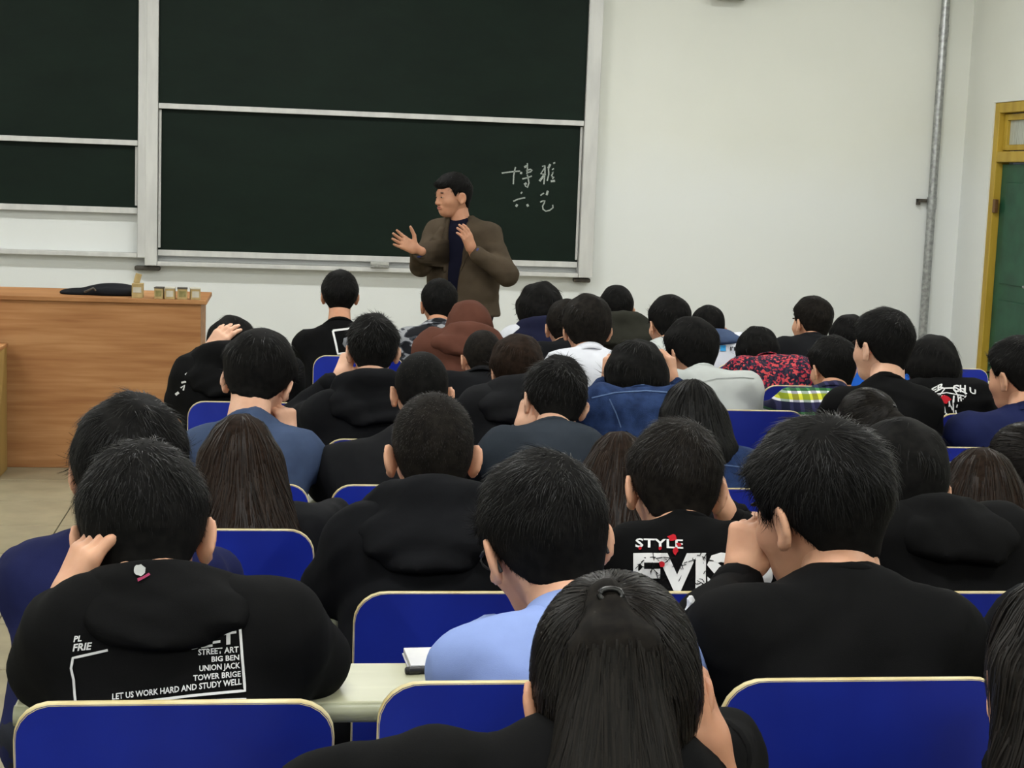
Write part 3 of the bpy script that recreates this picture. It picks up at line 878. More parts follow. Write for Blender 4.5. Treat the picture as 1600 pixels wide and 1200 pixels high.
def strand_field(rng, V, Q, n, step, seg, dirf, width, lift=0.002, noise=0.12, lim=None, upmax=2.0):
    """ribbons that run over a surface along a direction field dirf(p, N) -> tangent"""
    p, N = sph_samples(rng, V, Q, n)
    k_ = N[:, 2] < upmax
    p, N = p[k_], N[k_]; n = len(p)
    P = [p + N * lift * rng.uniform(0.2, 1.5, (n, 1))]
    q = P[0]
    off = rng.normal(0, noise, (n, 3))
    W = None
    L = step * rng.uniform(0.6, 1.4, (n, 1))
    bv = BVHTree.FromPolygons([tuple(v) for v in V], [tuple(f_) for f_ in Q.tolist()])
    lf = lift * rng.uniform(0.2, 1.5, (n, 1))
    for k in range(seg):
        t = dirf(q, N) + off
        t -= N * np.sum(t * N, 1, keepdims=True)
        t /= np.linalg.norm(t, axis=1, keepdims=True) + 1e-9
        if W is None:
            W = np.cross(t, N); W /= np.linalg.norm(W, axis=1, keepdims=True) + 1e-9
        q = q + t * (L if lim is None else np.minimum(L, 0.8 * np.linalg.norm(lim - q, axis=1, keepdims=True)))
        near_ = [bv.find_nearest(v) for v in q.tolist()]
        q = np.array([v[0] for v in near_]); N = np.array([v[1] for v in near_])
        q = q + N * lf
        P.append(q)
    return ribbons(np.stack(P), W, width * rng.uniform(0.6, 1.5, n), 0.7)

# ------------------------------------------------------------------ people: one figure
def ik(S, Wt, l1, l2, pole):
    S, Wt = np.asarray(S, float), np.asarray(Wt, float)
    d = Wt - S; D = np.linalg.norm(d)
    sc = max(1.0, D / (0.985 * (l1 + l2)))
    l1, l2 = l1 * sc, l2 * sc
    u = d / D
    a = (D * D + l1 * l1 - l2 * l2) / (2 * D)
    hgt = math.sqrt(max(1e-6, l1 * l1 - a * a))
    n = np.asarray(pole, float) - u * float(np.dot(pole, u))
    return S + u * a + unit(n) * hgt
def folds(G, rng, amp, scale=1.0, n=4):
    f = 0
    for i in range(n):
        k = rng.normal(0, 1, 3); k = k / np.linalg.norm(k) * (24 + 16 * i) * scale * (0.8 + 0.5 * rng.rand())
        k[2] *= 1.3
        w = rng.normal(0, 1, 3) * 9
        f = f + (lambda q: 0.6 * q + 0.4 * (1 - 2 * np.abs(q)))(np.sin(G.x * k[0] + G.y * k[1] + G.z * k[2] + rng.rand() * 6.28 + 1.2 * np.sin(G.x * w[0] + G.y * w[1] + G.z * w[2]))) / (1 + 0.5 * i)
    return f * amp
def torso_field(G, sk, inf=0.0, hem=None):
    e, T_, Mm, Pv, w = sk['e'], sk['T'], sk['M'], sk['P'], sk['w']
    d = None
    bulk = sk.get('bulk', 1.0)
    for s in (-1, -0.34, 0.34, 1):
        a = T_ + e * s * w * 0.60; b = Mm + e * s * min(0.10, w * 0.62) * bulk; c = Pv + e * s * 0.09
        q = smin(rc(G, a, b, 0.072 + inf, 0.080 * bulk + inf), rc(G, b, c, 0.080 * bulk + inf, 0.095 + inf), 0.04)
        d = q if d is None else smin(d, q, 0.045)
    for S in (sk['SL'], sk['SR']):
        d = smin(d, rc(G, sk['N'] + np.array([0, 0, -0.012]), S + np.array([0, 0, 0.0]), 0.054 + inf, 0.053 + inf), 0.07)
        d = smin(d, rc(G, S + np.array([0, 0.01, -0.01]), Mm + (S - T_) * 0.42, 0.046 + inf, 0.066 + inf), 0.05)
    return d
def arm_field(G, sk, inf, side, cuff=0.03):
    S, E, Wt = sk['S' + side], sk['E' + side], sk['W' + side]
    d = rc(G, S, E, 0.053 + inf, 0.044 + inf)
    d = smin(d, rc(G, E, Wt + unit(E - Wt) * cuff, 0.044 + inf, 0.034 + inf * 0.8), 0.03)
    return d
def sk_bounds(sk, keys, pad):
    P = np.stack([sk[k] for k in keys])
    return P.min(0) - pad, P.max(0) + pad

PEOPLE = {}
def figure(name, sk, H, R, hs, label, group, wear, hair, near, seed, tone='a', hands=(('R', None), ('L', None)), hood=None, glasses=False, extra=None):
    """sk: joints in the room; H, R, hs: head centre, rotation and size; wear: dict of clothing; hair: (style, colour)"""
    rng = np.random.RandomState(seed)
    base = sk['base']
    root = tag(empty('person', base), label, 'person', group)
    h0 = {2: 0.0105, 1: 0.014, 0: 0.019}[near]
    # --- body: trunk, limbs, neck, head and hands in one mesh
    acc = Acc()
    lo, hi = sk_bounds(sk, ['T', 'M', 'P', 'SL', 'SR', 'EL', 'ER', 'WL', 'WR', 'N', 'KL', 'KR', 'AL', 'AR'], 0.1)
    G = Grid(lo, hi, 0.024)
    d = torso_field(G, sk, -0.022)
    for s in 'LR':
        d = smin(d, arm_field(G, sk, -0.016, s, 0.0), 0.03)
        d = smin(d, rc(G, sk['P'] + sk['e'] * (0.085 if s == 'R' else -0.085), sk['K' + s], 0.075, 0.05), 0.04)
        d = smin(d, rc(G, sk['K' + s], sk['A' + s], 0.05, 0.034), 0.03)
    acc.add(*surfnet(d, G))
    hb = H + R @ np.array([0, -0.034, -0.05]) * hs
    G = Grid(np.minimum(hb, sk['N']) - 0.10, np.maximum(hb, sk['N']) + 0.10, 0.010)
    d = rc(G, hb, sk['N'] + np.array([0, 0, 0.0]), 0.056 * hs, 0.058)
    d = smin(d, rc(G, sk['N'], sk['T'] + np.array([0, 0.02, 0]), 0.052, 0.04), 0.03)
    acc.add(*surfnet(d, G))
    hd0 = HEAD if near == 2 or name == 'lecturer' else HEAD_FAR
    acc.add(hd0[0] * hs @ R.T + H, hd0[1])
    for V, F, mi in FACE:
        acc.add(V * hs @ R.T + H, F, mi)
    for side in 'LR':
        pose, fwd, dors = sk['H' + side]
        V, Q = HANDS[pose]
        if side == 'L':
            V = V * np.array([-1, 1, 1]); Q = Q[:, ::-1]
        acc.add(V * 1.0 @ frame_y(fwd, dors).T + sk['W' + side], Q)
    body = acc.build('body', [skin(tone), M_eyew, M_eye, M_lip], root, loc=base)
    # --- clothing
    c = wear
    m = c['mat']
    keys = ['T', 'M', 'P', 'SL', 'SR', 'EL', 'ER', 'WL', 'WR', 'N']
    lo, hi = sk_bounds(sk, keys, 0.14)
    G = Grid(lo, hi, h0)
    inf = c.get('inf', 0.008)
    d = torso_field(G, sk, inf)
    short = c.get('short', False)
    for s in 'LR':
        if short:
            S_, E_ = sk['S' + s], sk['E' + s]
            a = rc(G, S_, S_ + (E_ - S_) * 0.72, 0.066, 0.066)
        else:
            a = arm_field(G, sk, inf + 0.002, s)
        d = smin(d, a, 0.05)
    d = d + folds(G, rng, c.get('fold', 0.005))
    zc = sk['P'][2] - 0.09
    d = smax(d, zc - G.z + 0 * G.x, 0.02)
    top = Acc().add(*surfnet(d, G)).build(c['name'], m, root, loc=base)
    res = {'root': root, 'body': body, 'top': top, 'base': base, 'sk': sk, 'H': H, 'R': R}
    if not short:
        for s in 'LR':
            Wt, E_ = sk['W' + s], sk['E' + s]
            u = unit(E_ - Wt)
            Acc().tube([Wt + u * 0.016, Wt + u * 0.022, Wt + u * 0.055, Wt + u * 0.062], [0.035 + inf * 0.5, 0.040 + inf * 0.5, 0.041 + inf * 0.5, 0.034], 16).build('cuff', c.get('trim', m), top, loc=base)
    nk = sk['N']
    ax = unit(hb - sk['N'])
    if c.get('collar') == 'shirt':
        e1 = sk['e']; f1 = unit(np.cross(ax, e1)) * -1
        V, F = [], []
        n = 28
        for i in range(n):
            a = math.pi * (-0.08 + 1.16 * i / (n - 1)) + math.pi
            dirv = e1 * math.cos(a) + unit(np.cross(ax, e1)) * math.sin(a) * 1.0
            for rr, hh in ((0.062, -0.012), (0.064, 0.034), (0.069, 0.037), (0.083, -0.010)):
                V.append(nk + dirv * rr + ax * hh)
        for i in range(n - 1):
            for j in range(3):
                F.append([i * 4 + j, (i + 1) * 4 + j, (i + 1) * 4 + j + 1, i * 4 + j + 1])
        col = Acc().add(np.array(V), np.array(F)).build('collar', c.get('trim', m), top, loc=base)
        md = col.modifiers.new('thick', 'SOLIDIFY'); md.thickness = 0.004
    elif c.get('collar', 'crew') == 'crew':
        e1 = sk['e']; f1 = unit(np.cross(ax, e1))
        pts = [nk + ax * (0.014 - 0.012 * math.sin(a)) + (e1 * math.cos(a) * 0.066 + f1 * math.sin(a) * 0.064) for a in np.linspace(0, 2 * math.pi, 25)]
        Acc().tube(pts, 0.010, 8, cap=False).build('neckband', c.get('trim', m), top, loc=base)
    if c.get('hood'):
        hd_ = c['hood']
        big = hd_.get('size', 1.0) * 1.12
        e1 = sk['e']; up = unit(sk['N'] - sk['T']) * 0.5 + np.array([0, 0, 0.5]); up = unit(up)
        back = unit(np.cross(up, e1)); 
        if back @ (sk['M'] - sk['T'] + np.array([0, -1, 0])) < 0: back = -back
        c0 = nk + ax * 0.022 + back * 0.012
        lo_, hi_ = c0 - 0.32, c0 + (0.26 if not hd_.get('up') else 0.34)
        Gh = Grid(lo_, hi_, h0 * 0.95)
        dd = None
        arc = []
        for a in np.linspace(-1.25, 1.25, 9):
            arc.append(c0 + e1 * math.sin(a) * 0.098 * big + back * (math.cos(a) * 0.078 * big + 0.008) + up * (-0.010 + 0.030 * math.cos(a)) * big)
        for a, b in zip(arc[:-1], arc[1:]):
            q = rc(Gh, a, b, 0.031 * big, 0.031 * big)
            dd = q if dd is None else smin(dd, q, 0.02)
        drop = hd_.get('drop', 0.06)
        rg = ell(Gh, sk['T'] * 0.5 + nk * 0.5 + np.array([0, -0.06, 0.06 - drop * 0.42]), (0.135 * big, 0.20, 0.045 + drop * 0.36))
        cl_ = smax(torso_field(Gh, sk, inf + 0.026), rg, 0.035)
        wv = (Gh.z - c0[2]) + 1.6 * (Gh.x - c0[0] - 0.02) ** 2
        cl_ = cl_ + 0.0045 * np.sin(wv * 105 + 1.5 * np.sin((Gh.x - c0[0]) * 14 + seed)) * np.clip((c0[2] - Gh.z + 0.02) / 0.06, 0, 1)
        dd = smin(dd, cl_, 0.03)
        if hd_.get('up'):                              # hood drawn over the head
            up_ = ell(Gh, H + R @ np.array([0, -0.018, 0.034]) * hs, np.array([0.106, 0.128, 0.124]) * hs, R)
            up_ = smax(up_, -ell(Gh, H + R @ np.array([0, 0.13, -0.02]) * hs, np.array([0.085, 0.10, 0.13]) * hs, R), 0.012)
            dd = smin(dd, up_, 0.035)
        # opening round the neck
        dd = smax(dd, -rc(Gh, nk - ax * 0.05, hb + ax * 0.1, 0.060, 0.072), 0.012)
        dd = dd + folds(Gh, rng, 0.0036, 1.5)
        res['hood'] = Acc().add(*surfnet(dd, Gh)).build('hood', hd_.get('mat', m), top, loc=base)
    # trousers
    lo, hi = sk_bounds(sk, ['P', 'KL', 'KR', 'AL', 'AR'], 0.17)
    G = Grid(lo, hi, 0.024)
    d = None
    for s, sg in (('L', -1), ('R', 1)):
        q = smin(rc(G, sk['P'] + sk['e'] * sg * 0.085 + np.array([0, 0, -0.01]), sk['K' + s], 0.098, 0.072), rc(G, sk['K' + s], sk['A' + s] + np.array([0, 0, 0.03]), 0.070, 0.056), 0.03)
        d = q if d is None else smin(d, q, 0.04)
    d = smin(d, rc(G, sk['P'] - sk['e'] * 0.07, sk['P'] + sk['e'] * 0.07, 0.112, 0.112), 0.05)
    d = smax(d, G.z - (sk['P'][2] + 0.06) + 0 * G.x, 0.02)
    Acc().add(*surfnet(d + folds(G, rng, 0.003), G)).build('trousers', c.get('legs', cloth('dark_trousers', (0.02, 0.022, 0.03))), root, loc=base)
    fw = unit(np.cross([0, 0, 1.0], sk['e']))
    for s in 'LR':
        A_ = sk['A' + s]
        G = Grid(A_ - np.array([0.2, 0.2, 0.1]), A_ + np.array([0.2, 0.24, 0.09]), 0.012)
        d = smin(rc(G, A_ + fw * -0.03 + np.array([0, 0, -0.035]), A_ + fw * 0.13 + np.array([0, 0, -0.048]), 0.040, 0.034), rc(G, A_, A_ + np.array([0, 0, -0.03]), 0.042, 0.042), 0.03)
        d = smax(d, (A_[2] - 0.078) - G.z + 0 * G.x, 0.006)
        Acc().add(*surfnet(d, G)).build('shoe', c.get('shoe', cloth('shoe', (0.05, 0.05, 0.055), 0.6)), root, loc=base)
    # --- hair
    sty, hc = hair
    if sty:
        kind = sty if isinstance(sty, str) else sty[0]
        hm, cm = M_hair[hc], M_cap[hc]
        a = Acc()
        if kind in STY:
            st = dict(STY[kind])
            if not isinstance(sty, str): st.update(sty[1])
            V, Q = hair_cap(st, rng, {2: 0.006, 1: 0.008, 0: 0.011}[near])
            a.add(V * hs @ R.T + H, Q, 0)
            n = {2: 8000, 1: 2400, 0: 600}[near]
            if near < 2: st['lift'] *= 0.55; st['jit'] *= 0.7
            sv, sq = short_strands(st, rng, V, Q, n, 3 if near == 2 else 2, {2: 0.0013, 1: 0.0022, 0: 0.004}[near])
            a.add(sv * hs @ R.T + H, sq, 1)
        else:
            o = dict(len=0.38, w=0.10, back=0.05, tie=None, tail=0.35, dx=0.0)
            if not isinstance(sty, str): o.update(sty[1])
            st = dict(style(tt=0.016 if kind != 'long' else 0.007, tn=0.012 if kind != 'long' else 0.006, rise=0.0, lump=0.0008, dz=-0.02))
            G = Grid(np.array([-0.24, -0.44, -o['len'] - 0.08]) * 1.0, np.array([0.24, 0.13, 0.16]), {2: 0.0085, 1: 0.012, 0: 0.016}[near])
            # head-local frame straightened: strands hang with gravity
            Rt = R
            Vc, Qc = hair_cap(st, rng, {2: 0.007, 1: 0.009, 0: 0.012}[near])
            a.add(Vc * hs @ Rt.T + H, Qc, 0)
            if kind == 'long':
                yawR = rotm(o.get('yaw', 0))
                d = None
                cw = Rt @ np.array([0, -0.012, 0.03]) * hs
                d = ell(G, yawR.T @ cw, (0.088 * hs, 0.108 * hs, 0.108 * hs))
                for s in (-1, -0.5, 0, 0.5, 1):
                    a0 = np.array([s * 0.062, -0.042 - 0.03 * (1 - abs(s)), 0.02]); b0 = np.array([s * o['w'] + o['dx'], -o['back'] - 0.05 * (1 - s * s), -o['len']])
                    mid = (a0 + b0) / 2 + np.array([s * 0.016, -0.012, 0.02])
                    d = smin(d, smin(rc(G, a0, mid, 0.040, 0.036), rc(G, mid, b0, 0.036, 0.020), 0.02), 0.045)
                d = smax(d, -ell(G, (0, 0.12, -0.10), (0.085, 0.12, 0.14)), 0.01)
                d = d + 0.0016 * np.sin(G.x * 160 + 3 * np.sin(G.z * 8))
                V, Q = surfnet(d, G)
                a.add(V @ yawR.T + H, Q, 0)
                crown = yawR.T @ (Rt @ np.array([0.0, -0.03, 0.13]) * hs)
                def df(q, N):
                    u = q - crown; u /= np.linalg.norm(u, axis=1, keepdims=True) + 0.02
                    k = np.clip((q[:, 2:3] + 0.02) / 0.08, 0, 1)
                    return u * k + np.array([0, 0, -1.0]) * (1.05 - k * 0.6) + q * np.array([0.8, 0, 0])
                n = {2: 9000, 1: 3000, 0: 900}[near]
                sv, sq = strand_field(rng, V, Q, n, 0.022, 4, df, {2: 0.0016, 1: 0.0026, 0: 0.005}[near], 0.0018, 0.05)
                a.add(sv @ yawR.T + H, sq, 1)
            else:                                     # 'tail' or 'bun': combed to a tie
                tie = np.array(o['tie'] if o['tie'] is not None else (0, -0.10, 0.07))
                def df(q, N):
                    u = tie - q
                    return u / (np.linalg.norm(u, axis=1, keepdims=True) + 1e-6)
                n = {2: 10000, 1: 2600, 0: 700}[near]
                sv, sq = strand_field(rng, Vc, Qc, n, 0.012, 4, df, {2: 0.0015, 1: 0.0026, 0: 0.005}[near], 0.0025, 0.06, lim=tie)
                a.add(sv * hs @ Rt.T + H, sq, 1)
                tw = Rt @ tie * hs
                if kind == 'tail':
                    G = Grid(np.minimum(tw, tw + np.array([-0.22, -0.15, -o['tail'] - 0.05])), tw + np.array([0.22, 0.12, 0.08]), {2: 0.0085, 1: 0.012, 0: 0.016}[near])
                    d = None
                    for s in (-1, -0.5, 0, 0.5, 1):
                        p0 = tw + np.array([0, 0.012, -0.006]); p1 = tw + np.array([s * o['w'] * 0.34, -0.048, -0.040 - 0.012 * abs(s)]); p2 = tw + np.array([s * o['w'] + o['dx'], -o['back'], -o['tail']])
                        pm = (p1 + p2) / 2 + np.array([s * 0.012, -0.026, 0])
                        q = smin(smin(rc(G, p0, p1, 0.010, 0.021), rc(G, p1, pm, 0.022, 0.024), 0.02), rc(G, pm, p2, 0.024, 0.016), 0.02)
                        d = q if d is None else smin(d, q, 0.022)
                    d = d + 0.0012 * np.sin(G.x * 190 + 2 * np.sin(G.z * 9))
                    V, Q = surfnet(d, G)
                    a.add(V + H, Q, 0)
                    def df2(q, N):
                        u = (q - tw) * np.array([1.0, 0.4, 0])
                        return u * 1.6 + np.array([0, 0, -1.0]) - N * 0.1
                    sv, sq = strand_field(rng, V, Q, n, 0.032, 4, df2, {2: 0.0017, 1: 0.0026, 0: 0.005}[near], 0.0018, 0.04, upmax=0.55)
                    a.add(sv + H, sq, 1)
                else:
                    G = Grid(tw - 0.07, tw + 0.07, 0.007)
                    d = smin(ell(G, tw + np.array([0, -0.012, 0.0]), (0.036, 0.03, 0.036)), ell(G, tw + np.array([0.012, -0.022, -0.012]), (0.028, 0.02, 0.022)), 0.012)
                    d = d + 0.002 * np.sin(G.x * 240 + G.z * 160)
                    V, Q = surfnet(d, G)
                    a.add(V + H, Q, 0)
                    sv, sq = strand_field(rng, V, Q, n // 5, 0.010, 4, lambda q, N: np.cross(N, [0, 1, 0.2]), 0.002, 0.002, 0.3)
                    a.add(sv + H, sq, 1)
        ho = a.build('hair', [cm, hm], root, loc=base)
        if kind in ('tail',):
            t_ = [tw + H + 0.012 * (np.array([1, 0, 0]) * math.cos(x) + np.array([0, 0.35, 0.9]) * math.sin(x) * 0.55) + np.array([0, -0.012, 0.004]) for x in np.linspace(0, 2 * math.pi, 17)]
            Acc().tube(t_, 0.0032, 8, cap=False).build('hair_tie', mat('tie_elastic', (0.003, 0.003, 0.003), (0.006, 0.006, 0.006), rough=0.3, spec=0.5), ho, loc=base)
    if glasses:
        g = Acc()
        for s in (-1, 1):
            g.tube([(R @ np.array(q)) * hs + H for q in ((s * 0.068, 0.090, 0.010), (s * 0.080, 0.05, 0.012), (s * 0.086, 0.0, 0.012), (s * 0.089, -0.022, -0.008), (s * 0.088, -0.030, -0.024))], 0.0032, 6)
            g.tube([(R @ np.array((s * 0.036 + 0.030 * math.cos(x), 0.100, 0.004 + 0.020 * math.sin(x)))) * hs + H for x in np.linspace(0, 6.283, 17)], 0.002, 6, cap=False)
        g.tube([(R @ np.array(q)) * hs + H for q in ((-0.010, 0.102, 0.008), (0.010, 0.102, 0.008))], 0.002, 6)
        g.build('glasses', M_black, root, loc=base)
    PEOPLE[name] = res
    return res

def seated(name, row, box, label, wear, hair=('crop', 'black'), rot=(0, 10, 0), sh=None, near=0, seed=None, lean=None, hand=None, tone='a', glasses=False, size=None, group='students in the rows', seatx=None, chin=0.0, shy=None, bulk=1.0, narrow=0.19, elb=None):
    """box: x0, x1, top of the hair in the photograph; sh: x0, x1, y of the outer shoulders there"""
    x0, x1, yt = box
    yc, zf = YC[row], ZF[row]
    R = rotm(*rot)
    dy = 0.42 if lean is None else lean
    yh = yc + dy
    P = at((x0 + x1) / 2, yt + 60, yh)
    hs = (x1 - x0) / ppm(P) / narrow if size is None else size
    hs = min(1.12, max(0.9, hs))
    tt = 0.022
    ztop = at((x0 + x1) / 2, yt, yh)[2]
    # highest point of the rotated hair ellipsoid above the head centre
    rr = np.array(SK_R) + tt
    zt = (R @ np.array(SK_C))[2] + math.sqrt(((R[2] * rr) ** 2).sum())
    H = np.array([P[0], yh, ztop - zt * hs * 0.985])
    H[0] -= (R @ np.array(SK_C))[0] * hs
    hb = H + R @ np.array([0, -0.040, -0.075]) * hs
    ysh = yc + (0.24 if shy is None else shy)
    if sh:
        a, b = at(sh[0], sh[2], ysh), at(sh[1], sh[2], ysh)
        cx, wid, zs = (a[0] + b[0]) / 2, (b[0] - a[0]) / 2, (a[2] + b[2]) / 2 - 0.032
    else:
        cx, wid, zs = H[0] - (R @ np.array([0, 0.04, 0]))[0], 0.225, H[2] - 0.255
    wid = min(0.26, max(0.18, wid))
    w = wid - 0.064
    e = np.array([1.0, 0, 0])
    C = np.array([cx, ysh, zs])
    SL, SR = C - e * w, C + e * w
    Tm = C + np.array([0, 0.0, -0.045])
    Nk = C * 0.54 + hb * 0.46 + np.array([0, 0.0, 0.0])
    sx = seatx if seatx is not None else cx
    Pv = np.array([sx, yc + 0.135, zf + 0.545])
    Mm = Tm * 0.45 + Pv * 0.55 + np.array([0, -0.02, 0])
    Mm[1] = max(Mm[1], yc + 0.125)
    sk = dict(e=e, T=Tm, M=Mm, P=Pv, w=w, SL=SL, SR=SR, N=Nk, base=np.array([sx, yc + 0.16, zf]), bulk=bulk)
    for s, sg in (('L', -1), ('R', 1)):
        sk['K' + s] = np.array([sx + sg * 0.11, yc + 0.50, zf + 0.50]); sk['A' + s] = np.array([sx + sg * 0.115, yc + 0.47, zf + 0.085])
        hnd = (hand or {}).get(s)
        if hnd is None:
            Wt = np.array([cx + sg * 0.10, yc + 0.48, DESKZ[row] + 0.034])
            sk['W' + s] = Wt; sk['H' + s] = ('rest', (-sg * 0.75, 0.65, -0.06), (0, 0, 1))
            pole = (sg * 0.32, -0.45, -0.8)
        else:
            Wt = hnd['w'] if 'w' in hnd else at(*hnd['px'], yh + hnd.get('dy', 0.0))
            sk['W' + s] = np.asarray(Wt, float); sk['H' + s] = (hnd['pose'], hnd['fwd'], hnd['dor'])
            pole = hnd.get('pole', (sg * 0.7, 0.1, -1.0))
        sk['E' + s] = ik(sk['S' + s], sk['W' + s], 0.27, 0.245, pole)
        if elb and s in elb:
            sk['E' + s] = np.array(at(*elb[s]))
        if sk['E' + s][2] < DESKZ[row] + 0.045 and sk['E' + s][1] > yc + DN - 0.05:
            sk['E' + s][2] = DESKZ[row] + 0.045
    return figure(name, sk, H, R, hs, label, group, wear, hair, near, seed if seed is not None else (sum(map(ord, name)) * 7 + 3) % 9973, tone, glasses=glasses)
def top(kind, m, **kw):
    d = dict(name=kind, mat=m)
    if kind == 'hoodie':
        d.update(hood=dict(size=1.0), inf=0.012, collar=None, fold=0.0034)
    if kind in ('shirt', 'denim_jacket', 'jacket'):
        d.update(collar='shirt')
    d.update(kw)
    return d
# ------------------------------------------------------------------ clothing colours
K1 = cloth('black', (0.0055, 0.0055, 0.0058)); K2 = cloth('soft_black', (0.0075, 0.0078, 0.0092)); K3 = cloth('charcoal', (0.0115, 0.0118, 0.0135)); K4 = cloth('jet', (0.004, 0.004, 0.0043))
C_navy = cloth('navy', s2l(30, 34, 72)); C_navyd = cloth('dark_navy', s2l(28, 30, 52)); C_steel = cloth('steel_blue', s2l(66, 80, 108)); C_slate = cloth('slate', s2l(48, 54, 62))
C_shirt = cloth('light_blue', s2l(140, 160, 214), var=0.9); C_white = cloth('white', s2l(206, 208, 216), var=0.93); C_lgrey = cloth('light_grey', s2l(178, 182, 180), var=0.92)
C_brown = cloth('brown', s2l(86, 54, 44), var=0.85); C_olive = cloth('olive', s2l(46, 46, 40)); C_blue = cloth('bright_blue', s2l(34, 92, 190)); C_tweed = cloth('tweed', s2l(77, 67, 55), var=0.8, bump=0.3)
C_jeans = mat('jeans', s2l(30, 42, 70), s2l(44, 60, 96), rough=0.85, scale=30, bump=0.3, bscale=300, spec=0.1)
C_denim = mat('denim', s2l(24, 38, 70), s2l(40, 58, 96), rough=0.85, scale=22, bump=0.3, bscale=320, spec=0.1)
C_suit = cloth('suit_navy', s2l(30, 36, 74), var=0.85)
def camo(nt, co):
    mp = nd(nt, 'ShaderNodeMapping'); mp.inputs['Scale'].default_value = (1, 1, 2.2); nt.links.new(co, mp.inputs[0])
    n = nd(nt, 'ShaderNodeTexNoise'); n.inputs['Scale'].default_value = 13; n.inputs['Detail'].default_value = 1.5; nt.links.new(mp.outputs[0], n.inputs['Vector'])
    r = nd(nt, 'ShaderNodeValToRGB'); r.color_ramp.interpolation = 'CONSTANT'
    r.color_ramp.elements[0].color = (*s2l(22, 23, 27), 1); r.color_ramp.elements[1].position = 0.53; r.color_ramp.elements[1].color = (*s2l(140, 142, 146), 1)
    e = r.color_ramp.elements.new(0.46); e.color = (*s2l(58, 60, 66), 1)
    nt.links.new(n.outputs['Fac'], r.inputs[0]); return r.outputs[0]
def floral(nt, co):
    v = nd(nt, 'ShaderNodeTexVoronoi'); v.inputs['Scale'].default_value = 100; v.inputs['Randomness'].default_value = 1.0
    n = nd(nt, 'ShaderNodeTexNoise'); n.inputs['Scale'].default_value = 30
    mx = nd(nt, 'ShaderNodeVectorMath', operation='MULTIPLY_ADD'); mx.inputs[1].default_value = (0.03, 0.03, 0.03)
    nt.links.new(co, n.inputs['Vector']); nt.links.new(n.outputs['Color'], mx.inputs[0]); nt.links.new(co, mx.inputs[2]); nt.links.new(mx.outputs[0], v.inputs['Vector'])
    r = nd(nt, 'ShaderNodeValToRGB'); r.color_ramp.interpolation = 'CONSTANT'
    r.color_ramp.elements[0].color = (*s2l(30, 26, 44), 1); r.color_ramp.elements[1].position = 0.60; r.color_ramp.elements[1].color = (*s2l(190, 72, 76), 1)
    e = r.color_ramp.elements.new(0.36); e.color = (*s2l(44, 44, 58), 1)
    e = r.color_ramp.elements.new(0.82); e.color = (*s2l(150, 40, 60), 1)
    sx = nd(nt, 'ShaderNodeSeparateColor'); nt.links.new(v.outputs['Color'], sx.inputs[0]); nt.links.new(sx.outputs[0], r.inputs[0]); return r.outputs[0]
def plaid(nt, co):
    sp = nd(nt, 'ShaderNodeSeparateXYZ'); nt.links.new(co, sp.inputs[0])
    def stripes(sock, per, ph):
        a = nd(nt, 'ShaderNodeMath', operation='MULTIPLY_ADD'); a.inputs[1].default_value = 1 / per; a.inputs[2].default_value = ph; nt.links.new(sock, a.inputs[0])
        f = nd(nt, 'ShaderNodeMath', operation='FRACT'); nt.links.new(a.outputs[0], f.inputs[0]); return f.outputs[0]
    def ramp(sock, cols):
        r = nd(nt, 'ShaderNodeValToRGB'); r.color_ramp.interpolation = 'CONSTANT'
        r.color_ramp.elements[0].color = (*cols[0][1], 1); r.color_ramp.elements[1].position = cols[1][0]; r.color_ramp.elements[1].color = (*cols[1][1], 1)
        for p_, c_ in cols[2:]:
            e = r.color_ramp.elements.new(p_); e.color = (*c_, 1)
        nt.links.new(sock, r.inputs[0]); return r.outputs[0]
    hz = ramp(stripes(sp.outputs['Z'], 0.085, 0.2), [(0, s2l(50, 50, 84)), (0.42, s2l(232, 232, 236)), (0.52, s2l(206, 206, 60)), (0.78, s2l(236, 236, 240)), (0.88, s2l(70, 128, 80))])
    vt = ramp(stripes(sp.outputs['X'], 0.085, 0.1), [(0, s2l(96, 130, 104)), (0.35, s2l(235, 235, 238)), (0.5, s2l(110, 110, 140)), (0.8, s2l(240, 240, 240))])
    m = nd(nt, 'ShaderNodeMix', data_type='RGBA', blend_type='MULTIPLY'); m.inputs[0].default_value = 0.75
    nt.links.new(hz, m.inputs[6]); nt.links.new(vt, m.inputs[7]); return m.outputs[2]
C_camo, C_floral, C_plaid = ramp_mat('cloth_camo', camo), ramp_mat('cloth_floral', floral), ramp_mat('cloth_plaid', plaid)

# ------------------------------------------------------------------ students
UP_L = dict(pose='cup', fwd=(0.25, 0.15, 1), dor=(-0.9, -0.35, 0.2))
UP_R = dict(pose='cup', fwd=(-0.25, 0.15, 1), dor=(0.9, -0.35, 0.2))
S = seated
# the row below the picture
S('tail', 'Z', (835, 1100, 894), 'girl with a long dark ponytail resting her cheek on her hand, nearest the camera', top('jacket', K1, collar='shirt'), (('tail', dict(tie=(-0.012, -0.095, 0.106), tail=0.46, w=0.078, back=0.17, dx=-0.015)), 'soft'),
  (-6, 24, -4), (580, 1105, 1205), 2, elb={'R': (1110, 1340, 1.76)}, lean=0.34, shy=0.28, hand={'R': dict(px=(1112, 1180), dy=-0.02, pole=(0.1, 0.3, -1), **UP_R), 'L': dict(w=at(716, 1312, 1.80), pose='hold', fwd=(-0.4, 0.5, 0.75), dor=(-0.5, -0.7, 0.4), pole=(-0.8, -0.3, -1))}, tone='b', narrow=0.186)
S('edge', 'Z', (1548, 1808, 880), 'person with long straight dark hair cut off by the edge of the picture', top('jacket', K1), (('long', dict(len=0.50, w=0.14, back=0.22)), 'soft'), (0, 14, 0), (1640, 2100, 1270), 1, elb={'L': (1680, 1480, 1.5)}, narrow=0.186, lean=0.32)
